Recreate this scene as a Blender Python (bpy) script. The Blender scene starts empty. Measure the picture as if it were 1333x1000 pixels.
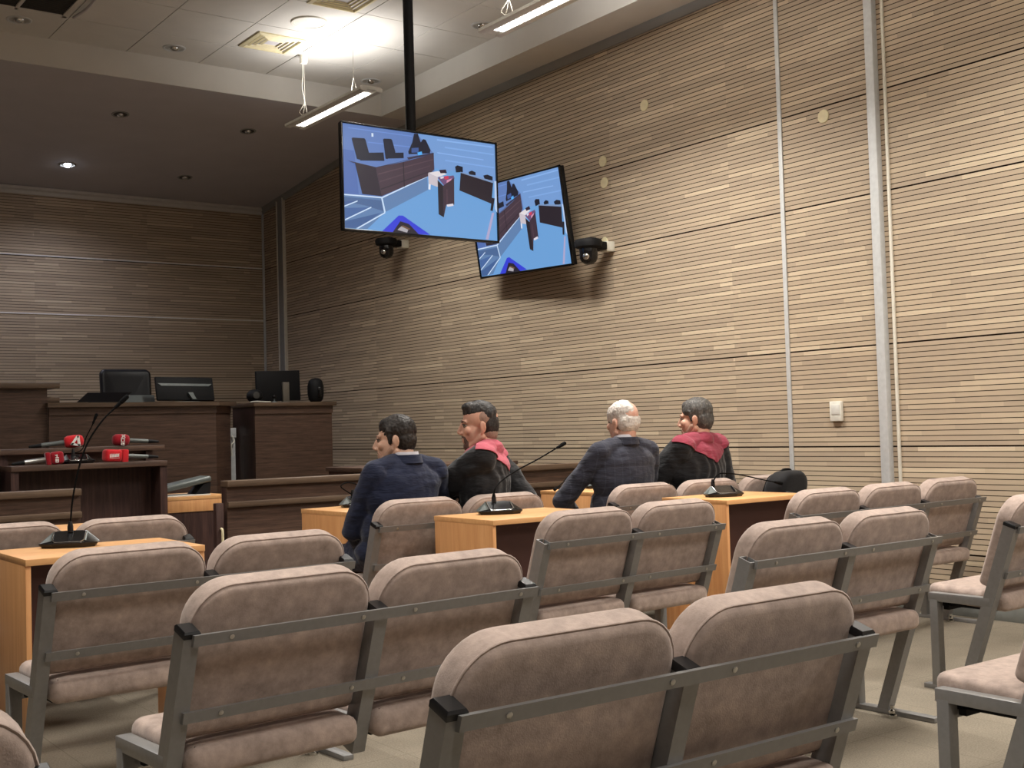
import bpy, bmesh, math, random
import numpy as np
from mathutils import Vector, Matrix, Euler, noise
random.seed(7)
PI = math.pi
C = bpy.context.scene.collection
V = Vector
def R(d): return math.radians(d)

# ------------------------------------------------------------------ materials
def lin(c):
    return tuple(((x/255.0)/12.92 if x/255.0 <= 0.04045 else ((x/255.0+0.055)/1.055)**2.4) for x in c)
def new_mat(name):
    m = bpy.data.materials.new(name); m.use_nodes = True
    nt = m.node_tree; b = nt.nodes['Principled BSDF']
    return m, nt, b
def nd(nt, t, **kw):
    n = nt.nodes.new(t)
    for k, v in kw.items(): setattr(n, k, v)
    return n
def math_n(nt, op, a, b=None, c=None):
    n = nd(nt, 'ShaderNodeMath', operation=op)
    for i, x in enumerate((a, b, c)):
        if x is None: continue
        if hasattr(x, 'links'): nt.links.new(x, n.inputs[i])
        else: n.inputs[i].default_value = x
    return n.outputs[0]
def ramp(nt, fac, stops):
    n = nd(nt, 'ShaderNodeValToRGB'); cr = n.color_ramp
    cr.elements[0].position = stops[0][0]; cr.elements[0].color = (*stops[0][1], 1)
    cr.elements[1].position = stops[-1][0]; cr.elements[1].color = (*stops[-1][1], 1)
    for p, c in stops[1:-1]:
        e = cr.elements.new(p); e.color = (*c, 1)
    nt.links.new(fac, n.inputs[0]); return n.outputs[0]
def noise_n(nt, vec, scale, detail=3, rough=0.5):
    n = nd(nt, 'ShaderNodeTexNoise'); n.inputs['Scale'].default_value = scale
    n.inputs['Detail'].default_value = detail; n.inputs['Roughness'].default_value = rough
    nt.links.new(vec, n.inputs['Vector']); return n.outputs['Fac']
def objco(nt, scale=(1, 1, 1)):
    t = nd(nt, 'ShaderNodeTexCoord'); m = nd(nt, 'ShaderNodeMapping')
    m.inputs['Scale'].default_value = scale
    nt.links.new(t.outputs['Object'], m.inputs['Vector']); return m.outputs[0]
def bump(nt, b, h, strength, dist=0.01):
    n = nd(nt, 'ShaderNodeBump'); n.inputs['Strength'].default_value = strength
    n.inputs['Distance'].default_value = dist
    nt.links.new(h, n.inputs['Height']); nt.links.new(n.outputs[0], b.inputs['Normal'])
def plain(name, rgb, rough=0.5, metal=0.0, spec=0.5, var=0.06, scale=30):
    m, nt, b = new_mat(name); c = lin(rgb)
    f = noise_n(nt, objco(nt), scale)
    nt.links.new(ramp(nt, f, [(0.3, tuple(x*(1-var) for x in c)), (0.7, tuple(min(1, x*(1+var)) for x in c))]), b.inputs['Base Color'])
    b.inputs['Roughness'].default_value = rough; b.inputs['Metallic'].default_value = metal
    b.inputs['Specular IOR Level'].default_value = spec
    return m
def emit(name, rgb, s):
    m, nt, b = new_mat(name)
    b.inputs['Base Color'].default_value = (*lin(rgb), 1)
    b.inputs['Emission Color'].default_value = (*lin(rgb), 1)
    b.inputs['Emission Strength'].default_value = s
    return m
M = {}
def fabric(name, rgb, var=0.22, scale=14, fine=260, sheen=0.35, rough=0.9, bstr=0.25):
    m, nt, b = new_mat(name); c = lin(rgb)
    co = objco(nt)
    f = math_n(nt, 'ADD', math_n(nt, 'MULTIPLY', noise_n(nt, co, scale, 6, 0.68), 0.65), math_n(nt, 'MULTIPLY', noise_n(nt, co, scale*0.3, 3, 0.6), 0.35))
    nt.links.new(ramp(nt, f, [(0.28, tuple(x*(1-var) for x in c)), (0.72, tuple(min(1, x*(1+var)) for x in c))]), b.inputs['Base Color'])
    b.inputs['Roughness'].default_value = rough; b.inputs['Specular IOR Level'].default_value = 0.15
    b.inputs['Sheen Weight'].default_value = sheen; b.inputs['Sheen Roughness'].default_value = 0.5
    bump(nt, b, noise_n(nt, co, fine, 2), bstr, 0.002)
    return m
M['velour'] = fabric('taupe_velour', (165, 147, 137), 0.42, 26)
M['velour'].node_tree.nodes['Principled BSDF'].inputs['Sheen Tint'].default_value = (1, .9, .85, 1)
M['steel'] = plain('grey_painted_steel', (136, 135, 134), 0.38, 0.35, 0.5, 0.05, 60)
M['screw'] = plain('zinc_screw', (190, 188, 182), 0.3, 0.9)
M['cap'] = plain('black_plastic', (22, 22, 24), 0.35, 0, 0.5)
M['tube_in'] = plain('dark_tube_inside', (20, 20, 20), 0.8)
M['black'] = plain('matte_black', (17, 17, 19), 0.65, 0, 0.25)
M['neck'] = plain('gooseneck_black', (10, 10, 11), 0.8, 0, 0.1)
M['lamp_body'] = plain('lamp_body_white', (222, 220, 212), 0.5)
M['gloss'] = plain('gloss_black', (14, 14, 16), 0.2, 0, 0.5)
M['chrome'] = plain('chrome', (215, 215, 212), 0.15, 1.0)
M['silver'] = plain('silver_trim', (190, 190, 186), 0.28, 0.9)
M['alu'] = plain('aluminium_trim', (206, 208, 208), 0.5, 0.1)
M['white'] = plain('white_paint', (226, 222, 208), 0.6)
M['cream'] = plain('cream_plastic', (226, 216, 178), 0.5)
M['offwhite'] = plain('offwhite_plastic', (228, 226, 214), 0.45)
M['plaster'] = plain('ceiling_plaster', (214, 211, 204), 0.9, 0, 0.2, 0.03, 4)
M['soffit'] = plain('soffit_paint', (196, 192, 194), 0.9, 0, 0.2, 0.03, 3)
M['cornice'] = plain('cornice_paint', (150, 150, 146), 0.7, 0, 0.3, 0.03, 4)
M['basebd'] = plain('grey_baseboard', (128, 130, 126), 0.5)
M['leather'] = plain('black_leather', (20, 22, 28), 0.42, 0, 0.5, 0.15, 60)
M['greycase'] = plain('grey_plastic', (96, 102, 100), 0.4, 0.2)
M['paper'] = plain('paper', (214, 212, 204), 0.8)
M['foamred'] = fabric('red_foam', (206, 40, 48), 0.12, 60, 500, 0.2)
M['foamdark'] = fabric('dark_red_foam', (150, 26, 38), 0.12, 60, 500, 0.2)
M['glyph'] = plain('white_print', (240, 236, 232), 0.6)
M['brown'] = plain('dark_brown_panel', (66, 40, 34), 0.55, 0, 0.4, 0.08, 8)
M['backing'] = plain('dark_gap', (40, 36, 32), 0.9)
M['seamlight'] = plain('light_seam_strip', (238, 234, 228), 0.5)
M['grille'] = plain('dark_grille', (60, 58, 54), 0.7)

def wood(name, c0, c1, grain=(1, 1, 1), rough=0.45, scale=6, spec=0.4):
    """straight wood grain; the grain runs along the axis with the small scale"""
    m, nt, b = new_mat(name)
    f = noise_n(nt, objco(nt, grain), scale, 6, 0.6)
    f2 = noise_n(nt, objco(nt, tuple(g*5 for g in grain)), scale, 3, 0.6)
    s = math_n(nt, 'ADD', math_n(nt, 'MULTIPLY', f, 0.72), math_n(nt, 'MULTIPLY', f2, 0.28))
    a, d = lin(c0), lin(c1)
    mid = tuple((x+y)/2 for x, y in zip(a, d))
    nt.links.new(ramp(nt, s, [(0.33, a), (0.5, mid), (0.66, d)]), b.inputs['Base Color'])
    b.inputs['Roughness'].default_value = rough; b.inputs['Specular IOR Level'].default_value = spec
    return m
M['walnut_h'] = wood('walnut_horizontal_grain', (54, 40, 36), (108, 84, 70), (0.5, 0.5, 9))
M['walnut_v'] = wood('walnut_vertical_grain', (46, 31, 30), (84, 60, 54), (9, 9, 0.5))
M['walnut_edge'] = wood('walnut_edging', (78, 62, 50), (112, 92, 74), (0.5, 0.5, 9))
M['beech'] = wood('light_beech_laminate', (206, 146, 94), (226, 172, 118), (7, 7, 0.4), 0.4, 5)
M['beech_top'] = wood('light_beech_top', (212, 154, 100), (230, 180, 124), (0.4, 7, 7), 0.35, 5)
M['beech_edge'] = wood('beech_edging', (206, 160, 100), (222, 180, 120), (0.4, 7, 7), 0.4, 5)

PITCH = 0.03306; Z0 = 1.034
def slat_mat(name, stops, grey):
    m, nt, b = new_mat(name)
    g = nd(nt, 'ShaderNodeNewGeometry'); s = nd(nt, 'ShaderNodeSeparateXYZ')
    nt.links.new(g.outputs['Position'], s.inputs[0])
    along = math_n(nt, 'ADD', s.outputs[0], s.outputs[1])
    idx = math_n(nt, 'FLOOR', math_n(nt, 'DIVIDE', math_n(nt, 'SUBTRACT', s.outputs[2], Z0), PITCH))
    wn = nd(nt, 'ShaderNodeTexWhiteNoise', noise_dimensions='1D'); nt.links.new(idx, wn.inputs['W'])
    pan = math_n(nt, 'FLOOR', math_n(nt, 'DIVIDE', math_n(nt, 'ADD', along, 0.55), 1.32))
    st = math_n(nt, 'FLOOR', math_n(nt, 'ADD', math_n(nt, 'DIVIDE', along, 0.66), math_n(nt, 'MULTIPLY', wn.outputs['Value'], 7.0)))
    cmb = nd(nt, 'ShaderNodeCombineXYZ')
    nt.links.new(idx, cmb.inputs[0]); nt.links.new(st, cmb.inputs[1]); nt.links.new(pan, cmb.inputs[2])
    w2 = nd(nt, 'ShaderNodeTexWhiteNoise', noise_dimensions='3D'); nt.links.new(cmb.outputs[0], w2.inputs['Vector'])
    mp = nd(nt, 'ShaderNodeMapping'); mp.inputs['Scale'].default_value = (1.2, 1.2, 60)
    nt.links.new(g.outputs['Position'], mp.inputs['Vector'])
    gr = noise_n(nt, mp.outputs[0], 3.0, 5, 0.6)
    v = math_n(nt, 'ADD', math_n(nt, 'MULTIPLY', math_n(nt, 'POWER', w2.outputs['Value'], 1.6), 0.68), math_n(nt, 'MULTIPLY', gr, 0.42))
    nt.links.new(ramp(nt, v, [(p, lin(c)) for p, c in stops]), b.inputs['Base Color'])
    b.inputs['Roughness'].default_value = 0.5; b.inputs['Specular IOR Level'].default_value = 0.35
    return m
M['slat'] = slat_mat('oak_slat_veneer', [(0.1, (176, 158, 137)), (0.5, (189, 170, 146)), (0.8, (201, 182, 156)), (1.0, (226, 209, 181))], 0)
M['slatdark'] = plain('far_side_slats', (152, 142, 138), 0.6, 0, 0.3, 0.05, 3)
M['groove'] = plain('dark_groove', (44, 32, 24), 0.9, 0, 0.1)

def carpet():
    m, nt, b = new_mat('beige_carpet_tiles')
    co = objco(nt); f = noise_n(nt, co, 140, 3, 0.7); f2 = noise_n(nt, co, 1.6, 4, 0.6)
    v = math_n(nt, 'ADD', math_n(nt, 'MULTIPLY', f, 0.6), math_n(nt, 'MULTIPLY', f2, 0.4))
    col = ramp(nt, v, [(0.3, lin((100, 93, 82))), (0.5, lin((130, 121, 107))), (0.7, lin((150, 140, 124)))])
    s = nd(nt, 'ShaderNodeSeparateXYZ'); nt.links.new(co, s.inputs[0])
    def seam(o, off):
        fr = math_n(nt, 'FRACT', math_n(nt, 'ADD', math_n(nt, 'DIVIDE', o, 0.5), off))
        return math_n(nt, 'LESS_THAN', fr, 0.008)
    k = math_n(nt, 'MAXIMUM', seam(s.outputs[0], 0.3), seam(s.outputs[1], 0.1))
    mx = nd(nt, 'ShaderNodeMix', data_type='RGBA')
    nt.links.new(math_n(nt, 'MULTIPLY', k, 0.45), mx.inputs[0]); nt.links.new(col, mx.inputs[6]); mx.inputs[7].default_value = (*lin((90, 84, 70)), 1)
    nt.links.new(mx.outputs[2], b.inputs['Base Color'])
    b.inputs['Roughness'].default_value = 0.95; b.inputs['Specular IOR Level'].default_value = 0.1
    bump(nt, b, f, 0.5, 0.004)
    return m
M['carpet'] = carpet()

# ------------------------------------------------------------------ mesh helpers
def merge(bm, b2, mat=None):
    if mat is not None: bmesh.ops.transform(b2, matrix=mat, verts=b2.verts)
    me = bpy.data.meshes.new('tmp'); b2.to_mesh(me); b2.free(); bm.from_mesh(me); bpy.data.meshes.remove(me)
def box(bm, x0, x1, y0, y1, z0, z1, bev=0.0, mat=None, seg=2):
    b2 = bmesh.new(); bmesh.ops.create_cube(b2, size=1)
    for v in b2.verts:
        v.co = ((x0+x1)/2+v.co.x*(x1-x0), (y0+y1)/2+v.co.y*(y1-y0), (z0+z1)/2+v.co.z*(z1-z0))
    if bev > 0: bmesh.ops.bevel(b2, geom=b2.edges[:], offset=bev, segments=seg, affect='EDGES', profile=0.5)
    merge(bm, b2, mat)
def loft(bm, loops, cap0=True, cap1=True):
    rows = [[bm.verts.new(p) for p in l] for l in loops]
    for a, b in zip(rows, rows[1:]):
        n = len(a)
        for i in range(n): bm.faces.new((a[i], a[(i+1) % n], b[(i+1) % n], b[i]))
    if cap0: bm.faces.new(rows[0][::-1])
    if cap1: bm.faces.new(rows[-1])
def frame_of(d):
    d = d.normalized(); u = d.orthogonal().normalized(); return u, d.cross(u)
def tube(bm, pts, r, n=10, cap=True):
    pts = [V(p) for p in pts]; rs = r if isinstance(r, (list, tuple)) else [r]*len(pts)
    u = None; loops = []
    for i, p in enumerate(pts):
        d = (pts[min(i+1, len(pts)-1)]-pts[max(i-1, 0)]).normalized()
        if u is None: u, w = frame_of(d)
        else:
            u = (u-d*u.dot(d)).normalized(); w = d.cross(u)
        loops.append([p+(u*math.cos(2*PI*k/n)+w*math.sin(2*PI*k/n))*rs[i] for k in range(n)])
    loft(bm, loops, cap, cap)
def curve_pts(ctrl, n=8):
    """Catmull-Rom through control points"""
    P = [V(p) for p in ctrl]; P = [P[0]*2-P[1]]+P+[P[-1]*2-P[-2]]; out = []
    for i in range(1, len(P)-2):
        a, b, c, d = P[i-1:i+3]
        for k in range(n):
            t = k/n
            out.append(0.5*((2*b)+(c-a)*t+(2*a-5*b+4*c-d)*t*t+(3*b-a-3*c+d)*t**3))
    out.append(P[-2]); return out
def ell(bm, c, r, rot=None, u=24, v=16):
    m = Matrix.Translation(V(c)) @ (rot.to_matrix().to_4x4() if rot else Matrix.Identity(4)) @ Matrix.Diagonal((*r, 1))
    bmesh.ops.create_uvsphere(bm, u_segments=u, v_segments=v, radius=1, matrix=m)
def caps(bm, p0, r0, p1, r1, n=20):
    p0, p1 = V(p0), V(p1); d = (p1-p0).normalized(); pts = []; rs = []
    for k in range(6):
        a = PI/2*(1-k/5); pts.append(p0-d*r0*math.sin(a)); rs.append(max(r0*math.cos(a), r0*0.02))
    for k in range(6):
        a = PI/2*k/5; pts.append(p1+d*r1*math.sin(a)); rs.append(max(r1*math.cos(a), r1*0.02))
    tube(bm, pts, rs, n)
def lathe(bm, prof, c=(0, 0, 0), n=24, mat=None):
    b2 = bmesh.new(); loft(b2, [[(c[0]+r*math.cos(2*PI*k/n), c[1]+r*math.sin(2*PI*k/n), c[2]+z) for k in range(n)] for r, z in prof])
    merge(bm, b2, mat)
def prism(bm, poly, lo, hi, f):
    """poly (a,b) extruded lo..hi through f(a,b,h)->xyz"""
    loft(bm, [[f(a, b, h) for a, b in poly] for h in (lo, hi)])
def rrect(w0, w1, h0, h1, rt, rb, n=8):
    """rounded rectangle outline, top radius rt, bottom radius rb"""
    o = []
    for cx, cy, a0, r in ((w1-rt, h1-rt, 0, rt), (w0+rt, h1-rt, 90, rt), (w0+rb, h0+rb, 180, rb), (w1-rb, h0+rb, 270, rb)):
        for k in range(n+1):
            a = R(a0+90*k/n); o.append((cx+r*math.cos(a), cy+r*math.sin(a)))
    return o
def offset_poly(o, d):
    n = len(o); out = []
    for i in range(n):
        a, b = V(o[i-1]), V(o[(i+1) % n]); t = (b-a).normalized(); nrm = V((t.y, -t.x))
        out.append((o[i][0]-nrm.x*d, o[i][1]-nrm.y*d))
    return out
def pillow(bm, outline, t, r, f, steps=4, bulge=0.0):
    """cushion slab: outline in (a,b), thickness t centred on 0, edge rounding r, mapped with f(a,b,h)"""
    loops = []
    for k in range(steps+1):
        a = PI/2*k/steps; ins = r*(1-math.sin(a)); h = -t/2+r*(1-math.cos(a))
        loops.append([f(x, y, h) for x, y in offset_poly(outline, ins)])
    for k in range(steps+1):
        a = PI/2*(1-k/steps); ins = r*(1-math.sin(a)); h = t/2-r*(1-math.cos(a))
        loops.append([f(x, y, h) for x, y in offset_poly(outline, ins)])
    o0 = offset_poly(outline, r); ax = sum(p[0] for p in o0)/len(o0); ay = sum(p[1] for p in o0)/len(o0)
    mid = []
    for s in (0.88, 0.7, 0.4):
        mid.append((s, bulge*(1-s*s)))
    front = [[f(ax+(x-ax)*s, ay+(y-ay)*s, t/2+b) for x, y in o0] for s, b in mid]
    back = [[f(ax+(x-ax)*s, ay+(y-ay)*s, -t/2-b*0.3) for x, y in o0] for s, b in mid][::-1]
    loft(bm, back+loops+front)
def finish(bm):
    bmesh.ops.recalc_face_normals(bm, faces=bm.faces)
def root_loc(o):
    while o.parent: o = o.parent
    return o.location.copy()
def obj(name, bm, mat, parent=None, world=False, sharp=38):
    if bm.faces: finish(bm)
    if parent is not None and world:
        bmesh.ops.translate(bm, vec=-root_loc(parent), verts=bm.verts)
    me = bpy.data.meshes.new(name); bm.to_mesh(me); bm.free()
    for m in (mat if isinstance(mat, (list, tuple)) else [mat]): me.materials.append(m)
    if sharp and len(me.polygons):
        me.polygons.foreach_set('use_smooth', [True]*len(me.polygons)); me.set_sharp_from_angle(angle=R(sharp))
    o = bpy.data.objects.new(name, me); C.objects.link(o)
    if parent is not None: o.parent = parent
    return o
def tag(o, label, cat, group=None):
    o['label'] = label; o['category'] = cat
    if group: o['group'] = group
    return o
def thing(name, label, cat, loc=(0, 0, 0), rz=0.0, group=None):
    o = bpy.data.objects.new(name, None); C.objects.link(o)
    o.empty_display_size = 0.1
    o.location = loc; o.rotation_euler = (0, 0, rz)
    return tag(o, label, cat, group)
def solo(name, bm, mat, label, cat, group=None, sharp=38):
    xs = [v.co for v in bm.verts]
    c = V(((min(p.x for p in xs)+max(p.x for p in xs))/2, (min(p.y for p in xs)+max(p.y for p in xs))/2, min(p.z for p in xs)))
    bmesh.ops.translate(bm, vec=-c, verts=bm.verts)
    o = obj(name, bm, mat, sharp=sharp); o.location = c
    return tag(o, label, cat, group)
def struct(name, bm, mat, sharp=30):
    o = obj(name, bm, mat, sharp=sharp); o['kind'] = 'structure'; return o
def dup(root, loc, rz=None, label=None, group=None):
    r = root.copy(); C.objects.link(r); r.location = loc
    if rz is not None: r.rotation_euler = (0, 0, rz)
    if label: r['label'] = label
    if group: r['group'] = group
    for ch in root.children:
        c = ch.copy(); C.objects.link(c); c.parent = r
        for g in ch.children:
            d = g.copy(); C.objects.link(d); d.parent = c
    return r

# ------------------------------------------------------------------ camera (1333 x 1000 frame)
H = 1.22; FPX = 1559.0
def _d(x, y): return V((x-666.5, y-500.0, FPX)).normalized()
_Y = _d(-472, 590); _X = _d(2800, 497); _X = (_X-_Y*_X.dot(_Y)).normalized(); _Z = _X.cross(_Y)
RW = Matrix((_X, _Y, _Z))                       # world = RW @ (right, down, forward)
cam_d = bpy.data.cameras.new('camera'); cam = bpy.data.objects.new('camera', cam_d); C.objects.link(cam)
cam_d.sensor_width = 36; cam_d.lens = FPX/1333*36; cam_d.clip_start = 0.05
cam.matrix_world = Matrix.Translation((0, 0, H)) @ Matrix((RW @ V((1, 0, 0)), RW @ V((0, -1, 0)), RW @ V((0, 0, -1)))).transposed().to_4x4()
bpy.context.scene.camera = cam
def ray(x, y): return RW @ V(((x-666.5)/FPX, (y-500)/FPX, 1))
def onY(x, y, Y): r = ray(x, y); return V((0, 0, H))+r*(Y/r.y)
def onX(x, y, X): r = ray(x, y); return V((0, 0, H))+r*(X/r.x)
def onZ(x, y, Z): r = ray(x, y); return V((0, 0, H))+r*((Z-H)/r.z)
# ------------------------------------------------------------------ the room
WX = 6.52; BY = 14.25; XL = -4.0; YR = -3.0; ZS = 4.42; ZT = 4.66; FX = 6.10; FY = 10.47; CR = 11.5
def zceil(y): return ZS if y <= CR else ZS-(y-CR)*(ZS-4.14)/(BY-CR)
bm = bmesh.new(); box(bm, XL, WX+0.1, YR, BY+0.1, -0.1, 0); struct('floor', bm, M['carpet'])

SEAMS = (0.371, 1.034, 1.697, 2.688, 3.36)
def slat_wall(name, x0, x1, ztop, f, facing):
    """horizontal slats with routed grooves; f(along, depth, z) -> point, depth 0 = slat face, + = into the wall"""
    bm = bmesh.new(); zs = []
    k0 = math.ceil((0.12-Z0)/PITCH); z = Z0+k0*PITCH; edges = [0.10]
    while z < ztop-0.01: edges.append(z); z += PITCH
    edges.append(ztop)
    prev = None; mats = []
    def quad(p, q, mi):
        fc = bm.faces.new([bm.verts.new(v) for v in (f(x0, *p), f(x1, *p), f(x1, *q), f(x0, *q))]); fc.material_index = mi
    for a, b in zip(edges, edges[1:]):
        ga = 0.0050 if any(abs(a-s) < 0.012 for s in SEAMS) else 0.0023
        gb = 0.0050 if any(abs(b-s) < 0.012 for s in SEAMS) else 0.0023
        lo, hi = a+ga, b-gb
        quad((0.009, a-ga), (0.009, a+ga), 1)
        quad((0.009, lo), (0, lo), 1); quad((0, lo), (0, hi), 0); quad((0, hi), (0.009, hi), 1)
    # solid behind the slats
    b2 = bmesh.new(); P = [f(x0, 0.0095, 0), f(x1, 0.0095, 0), f(x1, 0.15, 0), f(x0, 0.15, 0)]
    loft(b2, [P, [(p[0], p[1], ztop) for p in P]]); 
    for fc in b2.faces: fc.material_index = 1
    merge(bm, b2)
    o = bpy.data.meshes.new(name); bmesh.ops.remove_doubles(bm, verts=bm.verts, dist=1e-5)
    finish(bm); bm.to_mesh(o); bm.free(); o.materials.append(M['slat']); o.materials.append(M['groove'])
    ob = bpy.data.objects.new(name, o); C.objects.link(ob); ob['kind'] = 'structure'; return ob
slat_wall('wall_right', YR, BY, 4.36, lambda a, d, z: (WX+d, a, z), 0)
slat_wall('wall_back', XL, WX, 4.06, lambda a, d, z: (a, BY+d, z), 0)
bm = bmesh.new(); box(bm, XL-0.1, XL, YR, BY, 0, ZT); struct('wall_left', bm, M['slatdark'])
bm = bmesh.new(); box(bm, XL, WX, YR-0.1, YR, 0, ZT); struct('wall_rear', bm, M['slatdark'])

# tiled ceiling: tiles with shadow gaps over a dark backing
bm = bmesh.new(); T = 0.667; g = 0.004
x = 2.84-T*11; tiles = []
nx0 = int((XL-2.84)/T)-1
b2 = bmesh.new()
for i in range(nx0, 6):
    for j in range(-21, 1):
        x0, x1 = 2.84+i*T+g, 2.84+(i+1)*T-g; y0, y1 = 10.52+(j-1)*T+g, 10.52+j*T-g
        x0, x1, y0, y1 = max(x0, XL), min(x1, FX), max(y0, YR), min(y1, FY)
        if x1-x0 < 0.02 or y1-y0 < 0.02: continue
        for q in ([(x0, y0, ZT), (x0, y1, ZT), (x1, y1, ZT), (x1, y0, ZT)],):
            top = [bm.verts.new(p) for p in q]; up = [bm.verts.new((p[0], p[1], ZT+0.012)) for p in q]
            bm.faces.new(top)
            for k in range(4): bm.faces.new((top[k], top[(k+1) % 4], up[(k+1) % 4], up[k]))
nf = len(bm.faces)
box(bm, XL, FX, YR, FY, ZT+0.012, ZT+0.1)
bm.faces.ensure_lookup_table()
for fc in bm.faces[nf:]: fc.material_index = 1
me = bpy.data.meshes.new('ceiling'); bm.to_mesh(me); bm.free()
me.materials.append(M['plaster']); me.materials.append(M['grille'])
o = bpy.data.objects.new('ceiling', me); C.objects.link(o); o['kind'] = 'structure'

# dropped soffit along the right wall and over the dais, with its lit upstand
bm = bmesh.new(); box(bm, FX, WX, YR, FY, ZS, ZT+0.1)
struct('trim_1', bm, M['plaster'])['label'] = 'dropped ceiling strip along the slatted right wall'
bm = bmesh.new()
prof = [(FY, ZS), (CR, ZS), (BY, zceil(BY)), (BY, ZT+0.1), (FY, ZT+0.1)]
loft(bm, [[(x, a, b) for a, b in prof] for x in (XL, WX)])
struct('trim_2', bm, M['soffit'])['label'] = 'low dark ceiling over the judges platform'
bm = bmesh.new(); box(bm, XL, FX, FY-0.012, FY, ZS, ZT)
struct('trim_3', bm, M['plaster'])['label'] = 'pale upstand where the tiled ceiling steps down to the platform'
# cornices
bm = bmesh.new(); prof = [(WX-0.02, 4.355), (WX, 4.355), (WX, ZS), (WX-0.045, ZS), (WX-0.045, ZS-0.02)]
loft(bm, [[(a, y, b-(ZS-zceil(y))) for a, b in prof] for y in (YR, CR, BY)])
struct('trim_4', bm, M['cornice'])['label'] = 'grey cornice along the right wall'
bm = bmesh.new(); zc = zceil(BY); prof = [(BY-0.02, zc-0.085), (BY, zc-0.085), (BY, zc), (BY-0.06, zc), (BY-0.06, zc-0.03), (BY-0.02, zc-0.045)]
loft(bm, [[(x, a, b) for a, b in prof] for x in (XL, WX-0.02)])
struct('trim_5', bm, M['plaster'])['label'] = 'cornice along the back wall'  # paler paint than the side cornice stands in for light on it
# vertical metal strips on the right wall
def strip(n, y0, y1, d, z1, mat, lab, z0=0.1):
    bm = bmesh.new(); box(bm, WX-d, WX, y0, y1, z0, z1, 0.003); o = struct('trim_%d' % n, bm, mat); o['label'] = lab
strip(6, 5.605, 5.64, 0.012, 4.355, M['alu'], 'metal strip between two wall panels')
strip(7, 4.785, 4.85, 0.05, 4.355, M['alu'], 'wide metal cable duct standing out from the wall')
strip(8, 4.725, 4.745, 0.015, 4.355, M['white'], 'thin white cable conduit beside the metal duct')
strip(9, 13.62, 13.77, 0.03, 4.16, M['cornice'], 'metal duct near the back corner')
strip(10, 13.60, 13.62, 0.04, 4.17, M['white'], 'bright edge of the duct near the back corner')
strip(11, 13.77, 13.79, 0.04, 4.15, M['white'], 'bright far edge of the duct near the back corner')
bm = bmesh.new(); box(bm, WX-0.03, WX-0.005, BY-0.03, BY-0.005, 0.45, 4.06, 0.003)
struct('trim_12', bm, M['alu'])['label'] = 'bright corner strip between right and back wall'
for k, z in enumerate((3.36, 2.688)):
    bm = bmesh.new(); box(bm, XL, WX-0.03, BY-0.008, BY+0.004, z-0.007, z+0.007)
    struct('trim_%d' % (13+k), bm, M['seamlight'])['label'] = ('upper' if k == 0 else 'lower')+' bright seam strip across the back wall'
bm = bmesh.new(); box(bm, WX-0.012, WX, YR, 11.0, 0, 0.10, 0.002); struct('baseboard_right', bm, M['basebd'])

# the judges platform
bm = bmesh.new(); box(bm, XL, WX-0.001, 11.0, BY-0.001, 0, 0.465, 0.01)
struct('floor_platform', bm, M['carpet'])['label'] = 'raised carpeted platform of the judges bench'

# ------------------------------------------------------------------ things fixed to ceiling and walls
DISC = [(7.012, 3.776, 'round cream wall cover high up above the tilted screen'), (7.54, 3.428, 'upper cream disc of the pair above the wall camera'),
        (7.529, 3.245, 'lower cream disc of the pair above the wall camera'), (7.55, 2.745, 'cream disc right behind the bracket of the wall camera'),
        (5.24, 3.28, 'cream disc between the two vertical metal strips')]
for y, z, lab in DISC:
    bm = bmesh.new(); lathe(bm, [(0.003, 0), (0.047, 0), (0.047, 0.004), (0.043, 0.008), (0.003, 0.009)], n=32, mat=Matrix.Translation((WX, y, z)) @ Matrix.Rotation(-PI/2, 4, 'Y'))
    solo('wall_cover_disc', bm, M['cream'], lab, 'wall cover', 'round cream covers on the slatted wall')
t = thing('wall_thermostat', 'white thermostat box on the slatted wall beside the metal duct', 'thermostat', (WX, 5.215, 1.205))
bm = bmesh.new(); box(bm, -0.028, 0, -0.048, 0.048, 0, 0.135, 0.006); obj('housing', bm, M['offwhite'], t)
bm = bmesh.new(); box(bm, -0.031, -0.026, -0.036, 0.03, 0.045, 0.11, 0.002); obj('dial_plate', bm, M['paper'], t)

def ptz(y, z, lab):
    t = thing('surveillance_camera', lab, 'camera', (WX, y, z), 0, 'black dome cameras on the slatted wall'); t.scale = (0.82, 0.82, 0.82)
    bm = bmesh.new(); box(bm, -0.11, 0, -0.055, 0.055, 0.0, 0.10, 0.004); obj('wall_bracket', bm, M['offwhite'], t)
    bm = bmesh.new(); box(bm, -0.26, -0.11, -0.07, 0.07, 0.01, 0.09, 0.012); 
    lathe(bm, [(0.002, 0.09), (0.13, 0.088), (0.142, 0.06), (0.135, 0.015), (0.10, 0.0), (0.002, -0.002)][::-1], c=(-0.30, 0, 0.015), n=36)
    obj('housing', bm, M['black'], t)
    bm = bmesh.new(); lathe(bm, [(0.002, -0.155), (0.04, -0.15), (0.075, -0.125), (0.09, -0.09), (0.092, 0.0), (0.085, 0.03)], c=(-0.30, 0, 0.01), n=32); h = obj('camera_head', bm, M['gloss'], t)
    a = PI+0.55; d = V((math.cos(a), math.sin(a), 0))
    bm = bmesh.new(); lathe(bm, [(0.002, 0.016), (0.02, 0.014), (0.03, 0.008), (0.034, 0)][::-1], n=24,
        mat=Matrix.Translation(V((-0.30, 0, -0.07))+d*0.087) @ d.to_track_quat('Z', 'Y').to_matrix().to_4x4()); obj('lens', bm, M['chrome'], h)
    bm = bmesh.new(); lathe(bm, [(0.002, 0.0), (0.06, 0.0), (0.06, 0.02), (0.002, 0.022)], c=(-0.27, 0, 0.103), n=28); obj('mounting_collar', bm, M['black'], t)
ptz(7.47, 2.655, 'black dome camera on the slatted wall right beside the tilted screen')
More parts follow.
